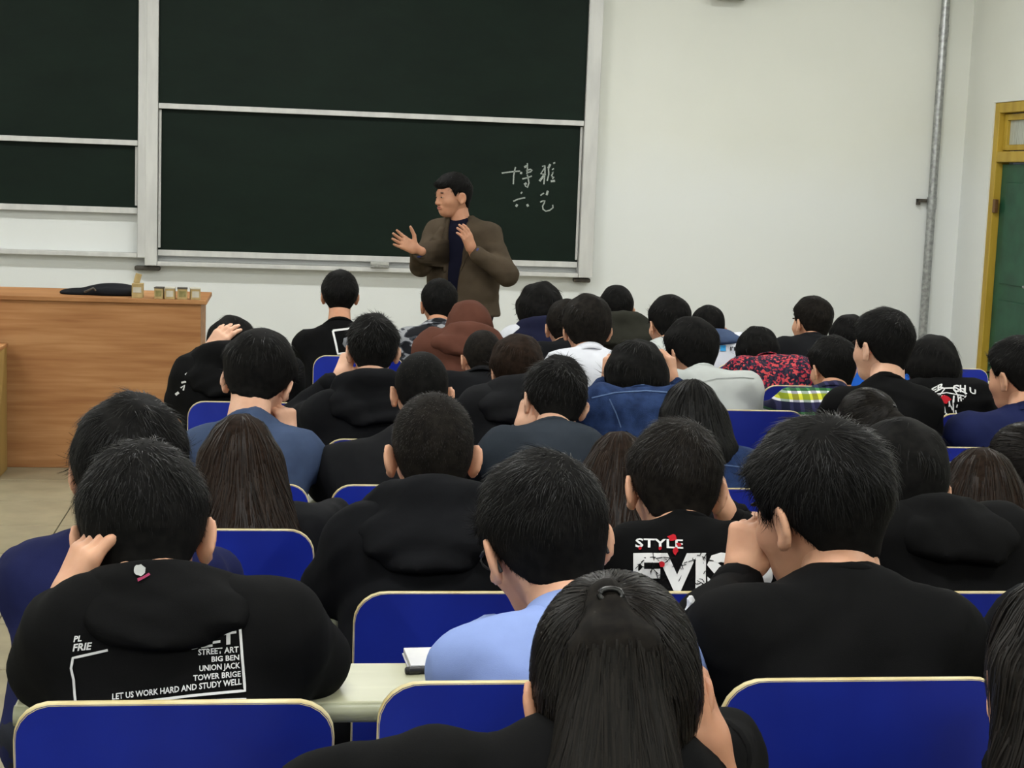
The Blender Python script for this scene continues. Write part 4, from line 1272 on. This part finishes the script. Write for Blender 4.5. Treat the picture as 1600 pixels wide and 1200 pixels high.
# the row nearest the camera
S('print', 'A', (122, 325, 690), 'boy in a black hoodie with white lettering on its back, bowed over his desk', top('hoodie', K1, hood=dict(size=0.82, drop=0.0), legs=C_jeans, inf=0.014), ('crop', 'black'),
  (4, 26, -3), (66, 494, 955), 2, elb={'L': (82, 1078, 2.38)}, hand={'L': dict(px=(98, 945), dy=-0.10, pose='cup', fwd=(0.38, 0.15, 0.9), dor=(-0.8, -0.5, 0.25), pole=(-0.5, -0.1, -1))})
S('shirt', 'A', (752, 950, 705), 'boy in glasses and a light blue shirt leaning over his notebook', top('shirt', C_shirt, fold=0.0035), (('crop', dict(whorl=(0.035, -0.06, 0.115))), 'black'), (14, 20, -6), (742, 1075, 1015), 2, elb={'L': (728, 1072, 2.36)}, glasses=True)
S('fist', 'A', (1180, 1388, 660), 'boy in a plain black sweater with a fist at his mouth', top('sweater', K1), (('crop', dict(tt=0.030, tn=0.002, L=0.04, whorl=(-0.02, -0.05, 0.125), fringe=True)), 'black'), (30, 12, 0), (1096, 1530, 965), 2, elb={'L': (1116, 985, 2.42)},
  hand={'L': dict(px=(1158, 905), dy=0.06, pose='fist', fwd=(0.12, 0.05, 1), dor=(-0.75, -0.6, 0.1), pole=(-1, -0.1, -0.9))}, narrow=0.204)
S('stripe', 'A', (1800, 1990, 690), 'person in a black jacket with white stripes, only an arm in view', top('jacket', K2), ('crop', 'black'), (0, 15, 0), (1540, 2050, 965), 1)
# second row from the camera
S('aisle', 'B', (122, 285, 622), 'boy in a navy jacket sitting by the aisle, arm stuck out', top('jacket', C_navy, inf=0.012, fold=0.0045), (('full', dict(whorl=(0.02, -0.06, 0.12))), 'black'), (-4, 12, 4), (15, 340, 880), 2, lean=0.30)
S('midhood', 'B', (608, 745, 607), 'boy in a plain black hoodie with close-cropped hair, ears showing', top('hoodie', K2, inf=0.015), (('buzz', dict(whorl=(0.01, -0.045, 0.12))), 'soft'), (2, 10, 0), (530, 800, 825), 2, narrow=0.185)
S('style', 'B', (983, 1130, 655), 'boy in a black top with big white lettering, hand at his ear', top('sweater', K4), (('crop', dict(whorl=(0.03, -0.05, 0.12))), 'soft'), (-2, 16, 2), (945, 1215, 855), 2,
  hand={'R': dict(px=(1136, 812), dy=0.02, **UP_R)})
S('righthood', 'B', (1335, 1478, 660), 'bowed student in a black hoodie behind the blue chair, hair over the collar', top('hoodie', K1, inf=0.014, hood=dict(size=0.88, drop=0.03)), ('full', 'black'), (-4, 24, 0), (1345, 1615, 825), 1)
# sixth row from the lecturer
S('longgirl', 'C', (312, 440, 640), 'girl with long straight dark brown hair down her back', top('jacket', K3), (('long', dict(len=0.37, w=0.12, back=0.25, dx=0.03)), 'brown'), (0, 12, 0), (310, 500, 815), 1, narrow=0.20, lean=0.30, shy=0.24)
S('hidden_long', 'C', (915, 1018, 668), 'long-haired girl mostly hidden behind the boy in the light blue shirt', top('jacket', K2), (('long', dict(len=0.34, w=0.10, back=0.24)), 'brown'), (0, 12, 0), None, 1, narrow=0.19, lean=0.30)
S('third', 'C', (1188, 1302, 656), 'dark head hidden behind the boy with a fist at his mouth', top('jacket', K2), ('crop', 'black'), (0, 14, 0), None, 0)
S('right_long', 'C', (1472, 1592, 693), 'girl with parted long dark hair next to the black hoodie', top('jacket', K2), (('long', dict(len=0.34, w=0.12, back=0.24)), 'brown'), (0, 14, 0), (1450, 1610, 835), 1, lean=0.30)
# fifth row from the lecturer
S('steel', 'D', (353, 457, 520), 'boy in a steel-blue sweater propping his head on his fist', top('sweater', C_steel, fold=0.006), (('crop', dict(tt=0.034, L=0.04, tn=0.002)), 'black'), (-10, 24, 6), (279, 495, 690), 1,
  hand={'R': dict(px=(450, 688), dy=-0.02, pose='fist', fwd=(-0.1, 0.1, 1), dor=(0.7, -0.7, 0.1), pole=(1, 0, -1))}, tone='c')
S('buzz', 'D', (612, 705, 545), 'boy with buzzed hair in a charcoal top behind the black hoodie', top('sweater', K3), ('buzz', 'black'), (2, 12, 0), (503, 720, 715), 1)
S('slate', 'D', (820, 917, 558), 'boy in a slate-grey sweater with a hand on his cheek', top('sweater', C_slate, fold=0.0035), (('spiky', dict(lift=0.5)), 'black'), (8, 20, 8), (755, 945, 690), 1,
  hand={'L': dict(px=(815, 672), dy=0.0, **UP_L)}, tone='c')
S('denimgirl', 'D', (1030, 1128, 587), 'girl with long black hair over a denim jacket', top('denim_jacket', C_denim), (('long', dict(len=0.19, w=0.075, back=0.15)), 'black'), (0, 8, 0), (1010, 1186, 722), 1, lean=0.34)
S('bunmid', 'D', (1310, 1400, 605), 'girl with gathered dark hair, head down behind the black tee', top('jacket', K2), (('tail', dict(tie=(0.03, -0.10, 0.06), tail=0.14, w=0.03, back=0.02)), 'soft'), (20, 20, 0), None, 1)
S('bunright', 'D', (1548, 1652, 658), 'girl with hair in a bun and a pale grey collar at the picture edge', top('sweater', C_lgrey), (('bun', dict(tie=(0.02, -0.11, 0.04))), 'soft'), (20, 10, 0), None, 1, tone='c')
# fourth row from the lecturer
S('bigtee', 'E', (1335, 1423, 483), 'tall boy in a plain black tee with his face turned aside', top('tshirt', K4, short=True), (('fade', dict(tt=0.028)), 'black'), (28, 4, 4), (1290, 1466, 626), 1, tone='c', narrow=0.2)
S('phonehood', 'E', (543, 622, 490), 'boy in a black hoodie raising a hand to his ear', top('hoodie', K2, inf=0.013), ('spiky', 'black'), (0, 8, 0), (484, 668, 635), 1,
  hand={'L': dict(px=(530, 592), dy=0.02, pose='hold', fwd=(0.35, 0.2, 0.9), dor=(-0.8, -0.5, 0.2), pole=(-1, 0, -1))}, tone='c')
S('denimboy', 'E', (952, 1037, 537), 'boy in a blue denim jacket with both hands up beside his face', top('denim_jacket', C_denim, inf=0.012), (('mop', dict(dz=0.0)), 'black'), (0, 22, 0), (908, 1090, 625), 1,
  hand={'L': dict(px=(952, 598), dy=0.06, pose='hold', fwd=(0.1, 0.2, 1), dor=(-0.8, -0.6, 0)), 'R': dict(px=(1050, 598), dy=0.06, pose='hold', fwd=(-0.1, 0.2, 1), dor=(0.8, -0.6, 0))})
S('brownhair', 'E', (768, 847, 525), 'student with brown-tinted hair in a black hooded top', top('hoodie', K3, inf=0.012), ('full', 'brown'), (4, 16, 0), (728, 880, 625), 1)
S('navysuit', 'E', (1545, 1638, 525), 'boy in a navy blue jacket near the door', top('jacket', C_suit), ('fade', 'black'), (28, 8, 0), (1482, 1704, 668), 1, narrow=0.205)
# third row from the lecturer
S('hoodboy', 'F', (325, 397, 497), 'student in a bulky black hooded coat holding his bowed head', top('hoodie', K1, hood=dict(size=1.3, drop=0.10), inf=0.02, fold=0.005), ('full', 'black'), (0, 34, 0), (276, 468, 575), 1, elb={'L': (288, 622, 6.16)},
  hand={'L': dict(px=(326, 552), dy=-0.11, pose='cup', fwd=(0.55, 0.1, 0.8), dor=(-0.3, -0.8, 0.5), pole=(-1, 0, -1))}, tone='c')
S('greysweat', 'F', (1040, 1118, 497), 'boy in a light grey sweater with his head turned aside', top('sweater', C_lgrey, fold=0.004), (('full', dict(tn=0.006)), 'black'), (24, 8, 0), (1025, 1188, 595), 1, narrow=0.2)
S('shortback', 'F', (722, 785, 512), 'boy with short grey-black hair in a dark jacket, ear showing', top('jacket', K2), ('buzz', 'soft'), (6, 10, 0), (690, 800, 600), 0)
S('globe', 'F', (1418, 1492, 530), 'student in a black tee with a white globe print', top('tshirt', K4, short=True), (('mop', dict(dz=0.004)), 'black'), (0, 20, 0), (1412, 1548, 610), 1)
S('plaid', 'F', (1265, 1335, 525), 'boy in a green and yellow plaid shirt', top('shirt', C_plaid), ('fade', 'black'), (14, 10, 0), (1212, 1352, 625), 1)
S('white', 'F', (880, 952, 462), 'boy in a white shirt with round cropped hair', top('shirt', C_white), ('full', 'soft'), (0, 6, 0), (862, 982, 568), 1)
# second row from the lecturer
S('behindwhite', 'G', (852, 914, 467), 'boy in a black top just behind the white shirt, one ear showing', top('sweater', K2), ('crop', 'soft'), (0, 6, 0), (825, 945, 552), 0)
S('floral', 'G', (1155, 1212, 515), 'person bent forward in a red and navy flower-print shirt', top('shirt', C_floral), ('mop', 'black'), (0, 42, 0), (1138, 1272, 572), 0, lean=0.5)
S('bluejacket', 'G', (1298, 1354, 493), 'student in bright blue hidden behind the tall boy in black', top('jacket', C_blue), ('full', 'black'), (0, 12, 0), (1298, 1426, 588), 0)
S('palegrey', 'G', (1012, 1077, 460), 'boy in a pale grey top, hair trimmed round the ear', top('sweater', C_lgrey), ('crop', 'black'), (14, 6, 0), (978, 1098, 552), 0)
S('brownhood', 'G', (700, 766, 474), 'student in a brown hoodie with head bowed out of sight', top('hoodie', C_brown, hood=dict(size=1.1, drop=0.03, up=True), inf=0.016, fold=0.005), ('buzz', 'black'), (0, 42, 0), (655, 785, 532), 1, lean=0.44)
# front row
S('frame', 'H', (503, 558, 422), 'boy in a black top with a white-framed picture on its back', top('sweater', K4), (('fade', dict(rise=0.05)), 'black'), (0, 0, 0), (464, 594, 530), 1, tone='b')
S('camo', 'H', (657, 714, 435), 'boy in a grey and black camouflage jacket', top('jacket', C_camo), ('crop', 'black'), (6, 6, 0), (618, 735, 527), 1, tone='b')
S('navyhood', 'H', (811, 875, 445), 'student with a navy hood over a white-backed jacket', top('hoodie', C_white, hood=dict(mat=C_navyd, drop=0.06, size=1.1)), ('mop', 'black'), (0, 8, 0), (783, 903, 525), 0)
S('olive', 'H', (935, 988, 445), 'boy in a dark olive hooded jacket', top('hoodie', C_olive, hood=dict(drop=0.08, size=1.1)), ('crop', 'black'), (-8, 4, 0), (925, 1030, 520), 0)
S('blocktee', 'H', (1080, 1130, 477), 'student in a white top with block lettering, head bowed', top('tshirt', C_white, hood=dict(mat=C_steel, drop=-0.04, size=0.78), collar=None, inf=0.012), ('crop', 'black'), (0, 26, 0), (1072, 1172, 536), 0)
S('sideface', 'H', (1240, 1295, 463), 'boy in a black shirt with his cheek turned to the wall', top('sweater', K3), (('fade', dict(tn=0.001)), 'soft'), (22, 2, 4), (1212, 1310, 540), 0, narrow=0.18)
# ------------------------------------------------------------------ the lecturer
def lecturer():
    Y0 = 9.3
    th = math.radians(145)
    e = np.array([math.cos(th), math.sin(th), 0.0]); f = np.array([-math.sin(th), math.cos(th), 0.0])
    R = rotm(116, 2, 2)
    hs = 1.0
    H = at(707, 306, Y0); H[2] = at(706, 268, Y0)[2] - 0.150
    C = at(723, 366, Y0)
    w = 0.168
    sk = dict(e=e, T=C + np.array([0, 0, -0.05]), M=np.array([C[0] + 0.01, Y0, 1.12]), P=np.array([C[0] + 0.012, Y0, 0.93]), w=w, SL=C - e * w, SR=C + e * w, bulk=1.1)
    sk['base'] = np.array([C[0], Y0, 0.0])
    hb = H + R @ np.array([0, -0.040, -0.075]) * hs
    sk['N'] = C * 0.60 + hb * 0.40
    for s, sg in (('L', -1), ('R', 1)):
        q = sk['P'] + e * sg * 0.10
        sk['K' + s] = np.array([q[0], q[1], 0.50]) + f * 0.02; sk['A' + s] = np.array([q[0], q[1], 0.09])
    sk['WR'] = at(651, 390, Y0 - 0.30); sk['HR'] = ('open', (-0.86, -0.15, 0.42), (-0.05, 0.95, -0.25))
    sk['WL'] = at(737, 391, Y0 - 0.27); sk['HL'] = ('cup', (-0.35, -0.25, 0.85), (0.55, -0.75, 0.1))
    sk['ER'] = ik(sk['SR'], sk['WR'], 0.28, 0.24, (-0.2, 0.2, -1)); sk['EL'] = ik(sk['SL'], sk['WL'], 0.29, 0.25, (0.9, 0.0, -0.6))
    c_sw = cloth('navy_knit', s2l(26, 27, 44)); c_bl = cloth('blue_collar', s2l(58, 66, 120))
    res = figure('lecturer', sk, H, R, hs, 'lecturer in a brown tweed jacket talking with both hands raised', None, dict(name='sweater', mat=c_sw, inf=0.0, collar='shirt', trim=c_bl, fold=0.001),
                 (('crop', dict(tt=0.022, tn=0.006, L=0.03, fringe=True)), 'black'), 1, 77, 'b')
    root = res['root']
    rng = np.random.RandomState(5)
    lo, hi = sk_bounds(sk, ['T', 'SL', 'SR', 'EL', 'ER', 'WL', 'WR', 'N', 'P'], 0.16)
    lo[2] = 0.80
    G = Grid(lo, hi, 0.0105)
    d = torso_field(G, sk, 0.017)
    for s in (-1, -0.34, 0.34, 1):
        d = smin(d, rc(G, sk['M'] + e * s * 0.10, np.array([sk['P'][0], Y0, 0.86]) + e * s * 0.115, 0.105, 0.128), 0.04)
    for s in 'LR':
        d = smin(d, arm_field(G, sk, 0.016, s, 0.045), 0.035)
    d = d + folds(G, rng, 0.0032)
    u = (G.x - C[0]) * e[0] + (G.y - C[1]) * e[1] + 0 * G.z
    v = (G.x - C[0]) * f[0] + (G.y - C[1]) * f[1] + 0 * G.z
    k = np.clip((G.z - 1.02) / 0.34, 0, 1)
    wid = 0.030 + 0.026 * k + 0.02 * np.clip((1.0 - G.z) / 0.15, 0, 1)
    opening = np.maximum(np.abs(u + 0.004) - wid, 0.03 - v)
    d = smax(d, -opening, 0.006)
    d = smax(d, -rc(G, sk['N'] - np.array([0, 0, 0.04]), hb + np.array([0, 0, 0.1]), 0.062, 0.075), 0.008)
    d = smax(d, 0.905 - G.z + 0 * G.x, 0.008)
    jk = Acc().add(*surfnet(d, G)).build('jacket', C_tweed, root, loc=sk['base'])
    bv = bvh_of([jk], sk['base'])
    for sg in (-1, 1):                                      # lapels lying on the chest
        V, F = [], []
        n = 10
        for i in range(n + 1):
            t = i / n
            z = 1.415 - 0.26 * t
            inner = 0.052 - 0.014 * t; outer = inner + (0.030 + 0.055 * math.sin(math.pi * min(1, t * 1.25 + 0.08)) if t < 0.72 else 0.030 * (1 - t) / 0.28 + 0.012)
            for x in (inner, (inner + outer) / 2, outer):
                o = C + e * sg * x; o = np.array([o[0], o[1], z]) + f * 0.5
                hit = bv.ray_cast(Vector(o), Vector(-f))
                p_ = np.array(hit[0]) if hit[0] is not None else o - f * 0.40
                V.append(p_ + f * 0.006)
        for i in range(n):
            for j in range(2):
                F.append([i * 3 + j, i * 3 + j + 1, (i + 1) * 3 + j + 1, (i + 1) * 3 + j])
        lp = Acc().add(np.array(V), np.array(F)).build('lapel', C_tweed, jk, loc=sk['base'])
        md = lp.modifiers.new('thick', 'SOLIDIFY'); md.thickness = 0.006; md.offset = 1
    return res

# ------------------------------------------------------------------ prints that lie on the clothing
def bvh_of(objs, base):
    V, F, n = [], [], 0
    for o in objs:
        me = o.data
        co = np.empty(len(me.vertices) * 3, np.float32); me.vertices.foreach_get('co', co)
        co = co.reshape(-1, 3) + base
        V += [tuple(c) for c in co]
        for p_ in me.polygons:
            F.append([i + n for i in p_.vertices])
        n += len(co)
    return BVHTree.FromPolygons(V, F)
def lay_on(res, polys, name, m, parts=('top',), off=0.0022, parent=None):
    """polys: list of (vertices in picture coordinates, faces); each vertex is dropped onto the garment"""
    objs = [res[k] for k in parts if k in res]
    bv = bvh_of(objs, res['base'])
    a = Acc(); got = False
    for P, F in polys:
        V, ok = [], []
        for x, y in P:
            d = ray(x, y)
            hit = bv.ray_cast(Vector(CAM), Vector(d))
            if hit[0] is None:
                V.append((0, 0, 0)); ok.append(False)
            else:
                n = np.array(hit[1]); n = n if n @ d < 0 else -n
                V.append(np.array(hit[0]) + n * off); ok.append(True)
        Fk = []
        V = np.array(V)
        for q in F:
            if all(ok[i] for i in q) and np.ptp(V[list(q)], axis=0).max() < 0.09:
                Fk.append(list(q))
        by = {}
        for q in Fk: by.setdefault(len(q), []).append(q)
        if by:
            a.add(V, [np.array(v) for v in by.values()]); got = True
    if got:
        return a.build(name, m, parent or objs[0], smooth=True, loc=res['base'])
def stroke(pts, w, sub=6):
    P, F = [], []
    Q = []
    for a, b in zip(pts[:-1], pts[1:]):
        n = max(1, int(math.hypot(b[0] - a[0], b[1] - a[1]) / sub))
        Q += [(a[0] + (b[0] - a[0]) * t / n, a[1] + (b[1] - a[1]) * t / n) for t in range(n)]
    Q.append(pts[-1])
    for i, q in enumerate(Q):
        a, b = Q[max(i - 1, 0)], Q[min(i + 1, len(Q) - 1)]
        L = math.hypot(b[0] - a[0], b[1] - a[1]) + 1e-6
        nx, ny = -(b[1] - a[1]) / L * w / 2, (b[0] - a[0]) / L * w / 2
        P += [(q[0] + nx, q[1] + ny), (q[0] - nx, q[1] - ny)]
        if i: F.append((2 * i - 2, 2 * i - 1, 2 * i + 1, 2 * i))
    return P, F
def blob(cx, cy, rx, ry, n=10, jag=0.0, seed=0):
    r = random.Random(seed)
    P = [(cx, cy)] + [(cx + rx * math.cos(t) * (1 + jag * (r.random() - .5)), cy + ry * math.sin(t) * (1 + jag * (r.random() - .5))) for t in np.linspace(0, 2 * math.pi, n, endpoint=False)]
    return P, [(0, i + 1, (i + 1) % n + 1) for i in range(n)]
def lettering(txt, x0, x1, y0, y1, slope=0.0, bold=0.0, italic=0.0, sub=0):
    """letters set between x0 and x1, baseline at y1, capitals up to y0"""
    cu_ = bpy.data.curves.new('lettering', 'FONT')
    cu_.body = txt; cu_.size = 1.0; cu_.offset = bold; cu_.resolution_u = 2; cu_.shear = italic
    ob = bpy.data.objects.new('lettering', cu_); COL.objects.link(ob)
    dg = bpy.context.evaluated_depsgraph_get()
    me = ob.evaluated_get(dg).to_mesh()
    V = np.array([v.co[:2] for v in me.vertices]); F = [tuple(p_.vertices) for p_ in me.polygons]
    ob.evaluated_get(dg).to_mesh_clear()
    bpy.data.objects.remove(ob); bpy.data.curves.remove(cu_)
    lo, hi = V.min(0), V.max(0)
    for _ in range(sub):
        mid = {}; V2 = [tuple(v) for v in V]; F2 = []
        def md(a, b):
            k = (min(a, b), max(a, b))
            if k not in mid:
                mid[k] = len(V2); V2.append(((V2[a][0] + V2[b][0]) / 2, (V2[a][1] + V2[b][1]) / 2))
            return mid[k]
        for q in F:
            if len(q) != 3: F2.append(q); continue
            a, b, c = q; ab, bc, ca = md(a, b), md(b, c), md(c, a)
            F2 += [(a, ab, ca), (ab, b, bc), (ca, bc, c), (ab, bc, ca)]
        V, F = np.array(V2), F2
    X = x0 + (V[:, 0] - lo[0]) / (hi[0] - lo[0]) * (x1 - x0)
    Y = y1 - (V[:, 1] - max(lo[1], -0.02)) / (hi[1] - max(lo[1], -0.02)) * (y1 - y0) + slope * (X - x1)
    return list(zip(X, Y)), F
C_ink = cloth('white_print', s2l(214, 214, 214), var=0.95, bump=0.05)
C_red = cloth('red_print', s2l(178, 34, 44)); C_blk = cloth('black_print', (0.008, 0.008, 0.009)); C_pink = cloth('pink_print', s2l(150, 60, 90)); C_sky = cloth('sky_print', s2l(60, 150, 205))
C_stitch = cloth('stitch', s2l(84, 104, 140)); C_pgrey = cloth('grey_print', s2l(130, 132, 136), var=0.5)
lec = lecturer()
c3 = lambda x, y: (x * 0.35, 820 + y * 0.35)
def t3(txt, xa, xb, yt, yb, sl, **k):
    a, b = c3(xa, yt), c3(xb, yb)
    return lettering(txt, a[0], b[0], a[1], b[1], sl, **k)
P1 = PEOPLE['print']
lay_on(P1, [stroke([c3(935, 468), c3(1072, 452), c3(1092, 742), c3(850, 765), c3(610, 794)], 4.2), stroke([c3(482, 560), c3(328, 594), c3(320, 640), c3(332, 690), c3(340, 790)], 4.0), stroke([c3(640, 800), c3(1098, 782)], 5)], 'print_frame', C_ink)
for tx in (t3('CE-T', 815, 1056, 474, 530, -0.14, bold=0.03), t3('STREET ART', 885, 1066, 543, 570, -0.08, bold=0.02), t3('BIG BEN', 945, 1068, 580, 604, -0.08, bold=0.02),
           t3('UNION JACK', 890, 1072, 614, 640, -0.09, bold=0.02), t3('TOWER BRIGE', 863, 1074, 652, 678, -0.10, bold=0.02), t3('LET US WORK HARD AND STUDY WELL', 503, 1077, 686, 714, -0.12, bold=0.02),
           t3('PL', 330, 366, 494, 520, -0.1, bold=0.03, italic=0.2), t3('FRIE', 326, 412, 524, 556, -0.1, bold=0.03, italic=0.2)):
    lay_on(P1, [tx], 'print_lettering', C_ink)
lay_on(P1, [blob(219, 893, 9, 9, 14, 0.25, 3)], 'hood_patch', cloth('patch', s2l(176, 178, 176)), ('hood',), 0.003)
lay_on(P1, [stroke([(216, 908), (224, 905), (234, 899)], 4)], 'hood_patch', C_pink, ('hood',), 0.0035)
P9 = PEOPLE['style']
lay_on(P9, [lettering('STYLE', 993, 1067, 844, 858, 0.03, bold=0.02)], 'print_lettering', C_ink)
lay_on(P9, [lettering('EVISU', 990, 1206, 864, 926, 0.0, bold=0.045, sub=1)], 'print_lettering', C_ink)
rr = random.Random(4)
lay_on(P9, [stroke([(x, y), (x + rr.uniform(-6, 6), y + rr.uniform(-5, 5)), (x + rr.uniform(-9, 9), y + rr.uniform(-8, 8))], 1.2) for x, y in [(rr.uniform(995, 1110), rr.uniform(866, 922)) for _ in range(46)]], 'print_scribble', C_blk, off=0.0034)
lay_on(P9, [blob(1050, 842, 8, 5, 9, .6, 1), blob(1054, 862, 4, 6, 8, .6, 2), blob(1033, 882, 5, 5, 8, .5, 3), blob(1060, 852, 4, 3, 7, .5, 5), blob(1000, 858, 2.5, 2.5, 7, .4, 6), blob(1030, 858, 3, 3, 7, .5, 7)], 'print_blossom', C_red, off=0.0038)
fr = PEOPLE['frame']
lay_on(fr, [stroke([(520, 517), (566, 511), (573, 549), (528, 553), (520, 517)], 3.2)], 'print_frame', C_ink)
lay_on(fr, [blob(545, 534, 9, 10, 12, .7, 5), blob(556, 527, 8, 9, 12, .7, 8)], 'print_picture', C_pgrey)
gl = PEOPLE['globe']
g2 = lambda x, y: (1380 + x * 0.1833, 480 + y * 0.1833)
lay_on(gl, [lettering('ER', *[g2(410, 0)[0], g2(520, 0)[0], g2(0, 640)[1], g2(0, 690)[1]], -0.5, bold=0.03)], 'print_lettering', C_ink)
lay_on(gl, [lettering('CH', g2(590, 0)[0], g2(704, 0)[0], g2(0, 668)[1], g2(0, 728)[1], 0.05, bold=0.03), lettering('U', g2(735, 0)[0], g2(790, 0)[0], g2(0, 705)[1], g2(0, 750)[1], 0.4, bold=0.03)], 'print_lettering', C_ink)
gs = [stroke([g2(440, 725), g2(500, 695), g2(620, 690), g2(700, 735)], 2), stroke([g2(440, 745), g2(540, 730), g2(690, 760)], 1.6), stroke([g2(530, 690), g2(480, 750)], 1.6), stroke([g2(590, 690), g2(640, 760)], 1.6)]
rr = random.Random(9)
for i in range(26):
    x, y = rr.uniform(465, 690), rr.uniform(795, 930)
    gs.append(stroke([g2(x, y), g2(x + rr.uniform(-16, 16), y - rr.uniform(20, 60))], 2.0))
for i in range(12):
    x, y = rr.uniform(620, 720), rr.uniform(715, 790)
    gs.append(stroke([g2(x, y), g2(x + rr.uniform(-20, 20), y - rr.uniform(5, 30))], 1.6))
gs.append(stroke([g2(455, 935), g2(640, 945)], 1.5))
lay_on(gl, gs, 'print_globe', C_ink)
lay_on(gl, [blob(*g2(522, 790), 9, 6, 10, .4, 2)], 'print_lips', C_red, off=0.003)
bt = PEOPLE['blocktee']
lay_on(bt, [lettering("ISN'T IN", 1112, 1159, 527, 533.5, 0.02, bold=0.02), lettering("I'D", 1141, 1156, 542, 548.5, 0.02, bold=0.02), lettering('B', 1117, 1122, 541, 548, 0.02, bold=0.02)], 'print_lettering', C_blk, off=0.004)
lay_on(bt, [([(1125, 540), (1134, 540), (1134, 549), (1125, 549)], [(0, 1, 2, 3)])], 'print_square', C_sky, off=0.004)
hb_ = PEOPLE['hoodboy']
lay_on(hb_, [stroke([(290, 586), (297, 581)], 3), stroke([(284, 598), (291, 596)], 3), stroke([(283, 606), (289, 602), (287, 610)], 2.5), stroke([(275, 617), (280, 613)], 4)], 'print_mark', C_ink)
sp_ = PEOPLE['stripe']
lay_on(sp_, [stroke([(1545, 1010), (1532, 1032), (1538, 1045), (1548, 1066)], 4)], 'print_stripe', C_ink)
db = PEOPLE['denimboy']
for st_ in [stroke([(925, 622), (960, 614), (1010, 611), (1075, 616)], 2), stroke([(952, 624), (962, 645), (970, 668)], 2), stroke([(1042, 618), (1040, 640), (1036, 668)], 2), stroke([(1000, 590), (1030, 588), (1031, 600), (1001, 602), (1000, 590)], 1.3)]:
    lay_on(db, [st_], 'seam', C_stitch)
dg_ = PEOPLE['denimgirl']
for st_ in [stroke([(1130, 727), (1160, 730), (1180, 738)], 2), stroke([(1160, 735), (1166, 772)], 2)]:
    lay_on(dg_, [st_], 'seam', C_stitch)
gw = PEOPLE['greysweat']
lay_on(gw, [stroke([(1085, 600), (1120, 592), (1160, 590), (1178, 592)], 1.2)], 'seam', cloth('grey_seam', s2l(140, 144, 142)))

# ------------------------------------------------------------------ things on the desks
zA = DESKZ['A']
q = onz(705, 1037, zA)
nb = empty('notebook', (q[0], q[1], zA), 0.05); tag(nb, 'white notebook lying under the elbow of the boy in light blue', 'notebook')
boxo('cover', (0.0, 0, 0.003), (0.15, 0.10, 0.003), mat('cover_white', s2l(206, 206, 214), s2l(216, 216, 222), rough=0.5), nb, 0.0012)
boxo('pages', (0.0, 0, 0.0095), (0.146, 0.096, 0.009), mat('paper', s2l(214, 214, 216), s2l(224, 224, 224), rough=0.8), nb, 0.001)
a, b = onz(633, 1048, zA + 0.006), onz(690, 1045, zA + 0.006)
pn = empty('pen', tuple((a + b) / 2)); tag(pn, 'black marker pen beside the white notebook', 'pen')
m_ = (a + b) / 2
Acc().tube([a - m_, a - m_ + unit(b - a) * 0.002, b - m_], [0.004, 0.0062, 0.0062], 12).build('barrel', M_black, pn)
Acc().tube([a - m_ + unit(b - a) * 0.006, a - m_ + unit(b - a) * 0.024], 0.0068, 12).build('cap', mat('pen_cap', (0.02, 0.02, 0.022), (0.03, 0.03, 0.03), rough=0.3), pn)
def tissue(name, c, r, label, seed):
    rng = np.random.RandomState(seed)
    G = Grid(-np.array(r) * 1.5, np.array(r) * 1.5, 0.004)
    d = ell(G, (0, 0, 0), r)
    for i in range(5):
        k = rng.normal(0, 1, 3) * 60
        d = d + np.abs(np.sin(G.x * k[0] + G.y * k[1] + G.z * k[2] + rng.rand() * 6)) * 0.005
    V, Q = surfnet(d, G)
    o = Acc().add(V, Q).build(name, mat('tissue', s2l(222, 222, 222), s2l(232, 232, 232), rough=0.9), None, smooth=False)
    o.location = c
    return tag(o, label, 'tissue')
tissue('tissue', tuple(at(690, 1166, 1.86)), (0.022, 0.016, 0.022), 'crumpled white tissue held by the girl with the ponytail', 3)
q = at(1080, 926, 2.40)
hh = (q[2] - zA) / 2 + 0.008
tissue('tissue', (q[0], 2.40, zA + hh), (0.025, 0.02, hh), 'white paper tissue standing by the elbow of the boy with a fist at his mouth', 6)
q = onz(492, 747, DESKZ['C'])
o = empty('bottle', (q[0], YC['C'] + DN + 0.12, DESKZ['C'])); tag(o, 'tiny white bottle standing on the desk by the steel-blue sweater', 'bottle')
Acc().tube([(0, 0, 0), (0, 0, 0.016), (0, 0, 0.02)], [0.006, 0.006, 0.004], 10).build('bottle_body', MATS['tissue'], o)
Acc().tube([(0, 0, 0.02), (0, 0, 0.026)], 0.004, 10).build('cap', MATS['tissue'], o)
